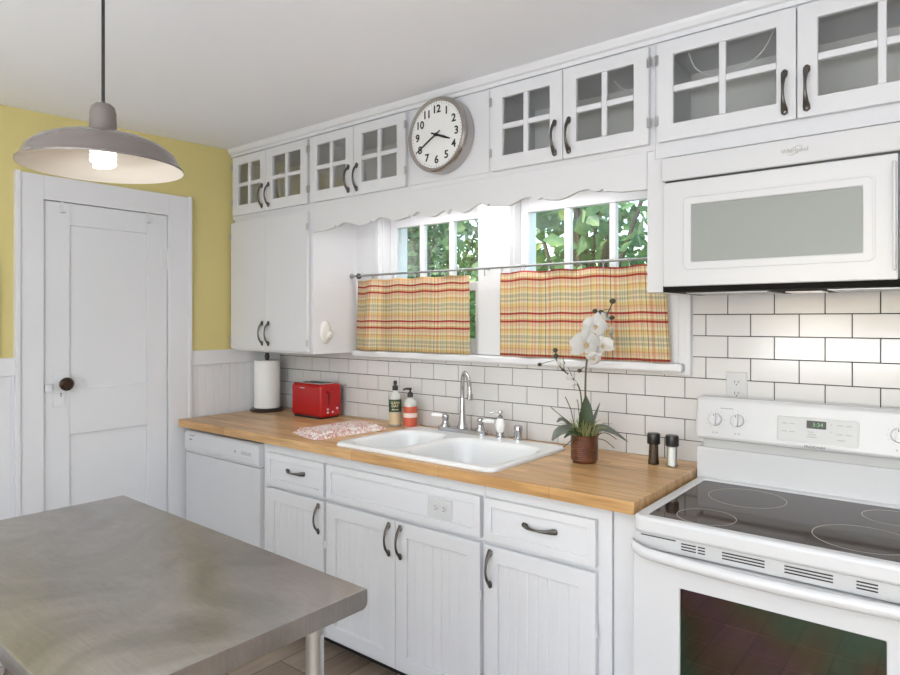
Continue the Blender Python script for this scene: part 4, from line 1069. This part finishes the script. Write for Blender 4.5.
prism(b, pr, 'x', 0, TL); R4(b); obj('tabletop', b, stainless, t, .0012, True)
for x, y in ((.105, -.065), (TL-.105, -.065), (.105, -TW+.065), (TL-.105, -TW+.065)):
    b = BM(); lathe(b, [(.0205, .07), (.0205, TT-hh)], (x, y, 0), 24); lathe(b, [(.028, TT-hh-.06), (.028, TT-hh)], (x, y, 0), 24); R4(b); lg = obj('leg', b, galv, t, 0, True)
    b = BM(); lathe(b, [(.018, 0), (.020, .004), (.014, .03), (.019, .034), (.019, .07)], (x, y, 0), 20); R4(b); obj('foot', b, blackp, lg, 0, True)

# low white container on the floor by the door
t = thing('floor_container', 'small white rounded container with a dark seam on the floor by the door', 'container', (-3.13, -1.63, 0))
b = BM(); lathe(b, [(.085, .001), (.098, .01), (.103, .045), (.103, .052)], (-3.13, -1.63, 0), 36); obj('body', b, porcelain, t, 0, True)
b = BM(); lathe(b, [(.098, .052), (.098, .057)], (-3.13, -1.63, 0), 36); obj('seam', b, blackp, t, 0, True)
b = BM(); lathe(b, [(.104, .057), (.106, .062), (.104, .085), (.09, .10), (.05, .108), (0, .11)], (-3.13, -1.63, 0), 36); obj('lid', b, porcelain, t, 0, True)

# ------------------------------------------------------------------ pendant lamp
px, py, pz = -1.663, -1.769, 1.830
t = thing('pendant_lamp', 'taupe dome pendant lamp hanging over the steel table', 'lamp', (px, py, 2.404))
outp = [(.184, -.004), (.184, 0), (.178, .006), (.173, .014), (.163, .034), (.142, .052), (.112, .066), (.078, .075), (.048, .080), (.036, .082)]
b = BM(); lathe(b, outp, (px, py, pz), 56, close=False); sh = obj('shade', b, shadeout, t, 0, True)
b = BM(); lathe(b, [(.1835, -.004), (.177, .004), (.171, .012), (.161, .031), (.140, .049), (.110, .063), (.076, .072), (.034, .077), (0, .078)], (px, py, pz), 56, close=False); obj('shade_lining', b, shadein, sh, 0, True, label='white inside of the shade')
b = BM(); lathe(b, [(.037, .081), (.033, .086), (.031, .094), (.0295, .132), (.026, .146), (.018, .153), (.006, .155), (.006, .158)], (px, py, pz), 32, close=False); obj('socket_cap', b, shadeout, t, 0, True)
b = BM(); tube(b, [(px, py, pz+.154), (px, py, 2.38)], .0042, 8); obj('cord', b, blackp, t, 0, True)
b = BM(); lathe(b, [(.012, -.03), (.05, -.022), (.06, -.004), (.06, 0)], (px, py, 2.404), 28); obj('ceiling_canopy', b, shadeout, t, 0, True)
b = BM(); P = [Vector((px+.024*math.cos(i*.5), py+.024*math.sin(i*.5), pz+.046-i*.00095)) for i in range(46)]; tube(b, P, .0062, 8); obj('bulb', b, bulbm, t, 0, True)
b = BM(); lathe(b, [(.016, .046), (.022, .050), (.022, .079)], (px, py, pz), 20); obj('lamp_base', b, porcelain, t, 0, True)

# ------------------------------------------------------------------ outside
b = BM(); box(b, -30, 20, .16, 40, -.35, -.3); struct('ground', b, lawnm)
def leafcloud(nm_label, cat, cx_, cy_, z0, z1, rx, ry_, nleaf, size, m, seed, trunk=True, hole=None, nm='leafy_tree', group='trees outside the windows'):
    rd = random.Random(seed); t = thing(nm, nm_label, cat, (cx_, cy_, -.3), group); b = BM()
    clumps = [(rd.gauss(0, .5)*rx, rd.gauss(0, .5)*ry_, rd.uniform(z0, z1), rd.uniform(.25, .55)) for _ in range(38)]
    for i in range(nleaf):
        k = rd.choice(clumps); s = k[3]*min(rx, 1.2)
        c = Vector((cx_+k[0]+rd.gauss(0, s), cy_+k[1]+rd.gauss(0, s), max(z0-.3, k[2]+rd.gauss(0, s*.8))))
        if c.y < .5: c.y = .5+rd.random()*.3
        L = size*rd.uniform(.6, 1.4); d = Vector((rd.gauss(0, 1), rd.gauss(0, 1), rd.gauss(-.4, .7))).normalized()
        n = Vector((rd.gauss(0, .8), rd.gauss(-.5, .8), rd.gauss(.5, .8))); s_ = d.cross(n).normalized(); n = s_.cross(d).normalized()
        p = [c, c+d*L*.35+s_*L*.38+n*L*.08, c+d*L*.75+s_*L*.22+n*L*.03, c+d*L, c+d*L*.75-s_*L*.22+n*L*.03, c+d*L*.35-s_*L*.38+n*L*.08]
        V = [b.verts.new(q) for q in p]; b.faces.new((V[0], V[1], V[2], V[3])); b.faces.new((V[0], V[3], V[4], V[5]))
    obj('foliage', b, m, t)
    b = BM(); rd2 = random.Random(seed+1)
    top = Vector((cx_, cy_, z1*.85)); tube(b, smoothpts([(cx_, cy_, -.31), (cx_+.05, cy_, (z0)*.5), (cx_-.04, cy_+.05, z0+.3), top], 5), [.09]*8+[.06]*8, 8)
    for k in clumps[:14]: tube(b, smoothpts([(cx_, cy_, z0*.6+.2), (cx_+k[0]*.5, cy_+k[1]*.5, (z0*.6+k[2])*.5+.15), (cx_+k[0], max(.5, cy_+k[1]), k[2])], 4), .016, 5)
    obj('trunk', b, barkm, t, 0, True); return t
leafcloud('dense green tree seen through the left window', 'tree', -5.1, 3.4, 1.2, 3.6, .95, .7, 5200, .075, foliage, 11)
leafcloud('large-leaved climbing shrub close behind the right window', 'shrub', -2.25, 1.9, 1.3, 2.75, .62, .35, 900, .115, vinefol, 23, nm='climbing_shrub', group=None)
leafcloud('darker bushy tree further back behind the right window', 'tree', -3.6, 7.4, .8, 2.9, 1.3, .7, 3000, .15, foliage, 31)
leafcloud('far green tree at the back left of the garden', 'tree', -9.2, 8.2, .8, 5.2, 1.7, .8, 4200, .2, foliage, 41)

# ------------------------------------------------------------------ light
w = bpy.data.worlds.new('sky'); S.world = w; w.use_nodes = True
N, L = w.node_tree.nodes, w.node_tree.links
sky = N.new('ShaderNodeTexSky'); sky.sky_type = 'NISHITA'; sky.sun_disc = False; sky.sun_elevation = D2(48); sky.sun_rotation = D2(200); sky.air_density = 1.2; sky.dust_density = 2.5
bgn = N['Background']; L.new(sky.outputs[0], bgn.inputs[0]); bgn.inputs[1].default_value = .8
def light(kind, name, loc, power, col=(1, 1, 1), rot_=(0, 0, 0), **kw):
    d = bpy.data.lights.new(name, kind); d.energy = power; d.color = col
    for k, v in kw.items(): setattr(d, k, v)
    o = bpy.data.objects.new(name, d); COL.objects.link(o); o.location = loc; o.rotation_euler = rot_; return o
light('SUN', 'sun', (0, 0, 8), 4.5, (1, .96, .9), (D2(38), 0, D2(-28)), angle=D2(1))
light('AREA', 'rear_fill', (-.15, YB+.02, 1.5), 2, (.88, .94, 1), (D2(90), 0, 0), shape='RECTANGLE', size=2.8, size_y=1.35)  # added area lamp in an invented rear opening, weak fill from behind the camera
light('AREA', 'rear_ceiling_fill', (-.15, YB+.42, 1.15), 172, (.88, .94, 1), (D2(170), 0, 0), shape='RECTANGLE', size=2.8, size_y=.8)  # added upward panel behind the camera, brightens the ceiling; no such source known
light('AREA', 'outdoor_fill', (-1.7, .75, 3.1), 42, (.93, .97, 1), (D2(-38), 0, 0), shape='RECTANGLE', size=2.6, size_y=.9)  # added lamp outside above the windows, boosts daylight on sill and jambs
light('AREA', 'valance_lamp', (-1.745, -.15, 2.022), 4.8, (1, .98, .96), (0, 0, 0), shape='RECTANGLE', size=1.2, size_y=.08)
light('SPOT', 'pendant_downlight', (px, py, pz-.008), 7, (1, .96, .91), (0, 0, 0), shadow_soft_size=.035, spot_size=D2(160), spot_blend=.35)
light('SPOT', 'microwave_lamp', (-.40, -.16, MZ0-.03), .75, (1, .97, .94), (0, 0, 0), shadow_soft_size=.03, spot_size=D2(165), spot_blend=.5)

# ------------------------------------------------------------------ camera
cam = bpy.data.cameras.new('camera'); co = bpy.data.objects.new('camera', cam); COL.objects.link(co)
co.location = (0, -2.4876, 1.454); co.rotation_euler = (PI/2, 0, D2(38.58))
cam.sensor_width = 36; cam.lens = 651/900*36; cam.shift_y = -(337.5-319.8)/900; cam.clip_start = .02
S.camera = co
S.view_settings.view_transform = 'Standard'; S.view_settings.look = 'None'; S.view_settings.gamma = 1; S.view_settings.use_curve_mapping = False
S.view_settings.exposure = 0.0
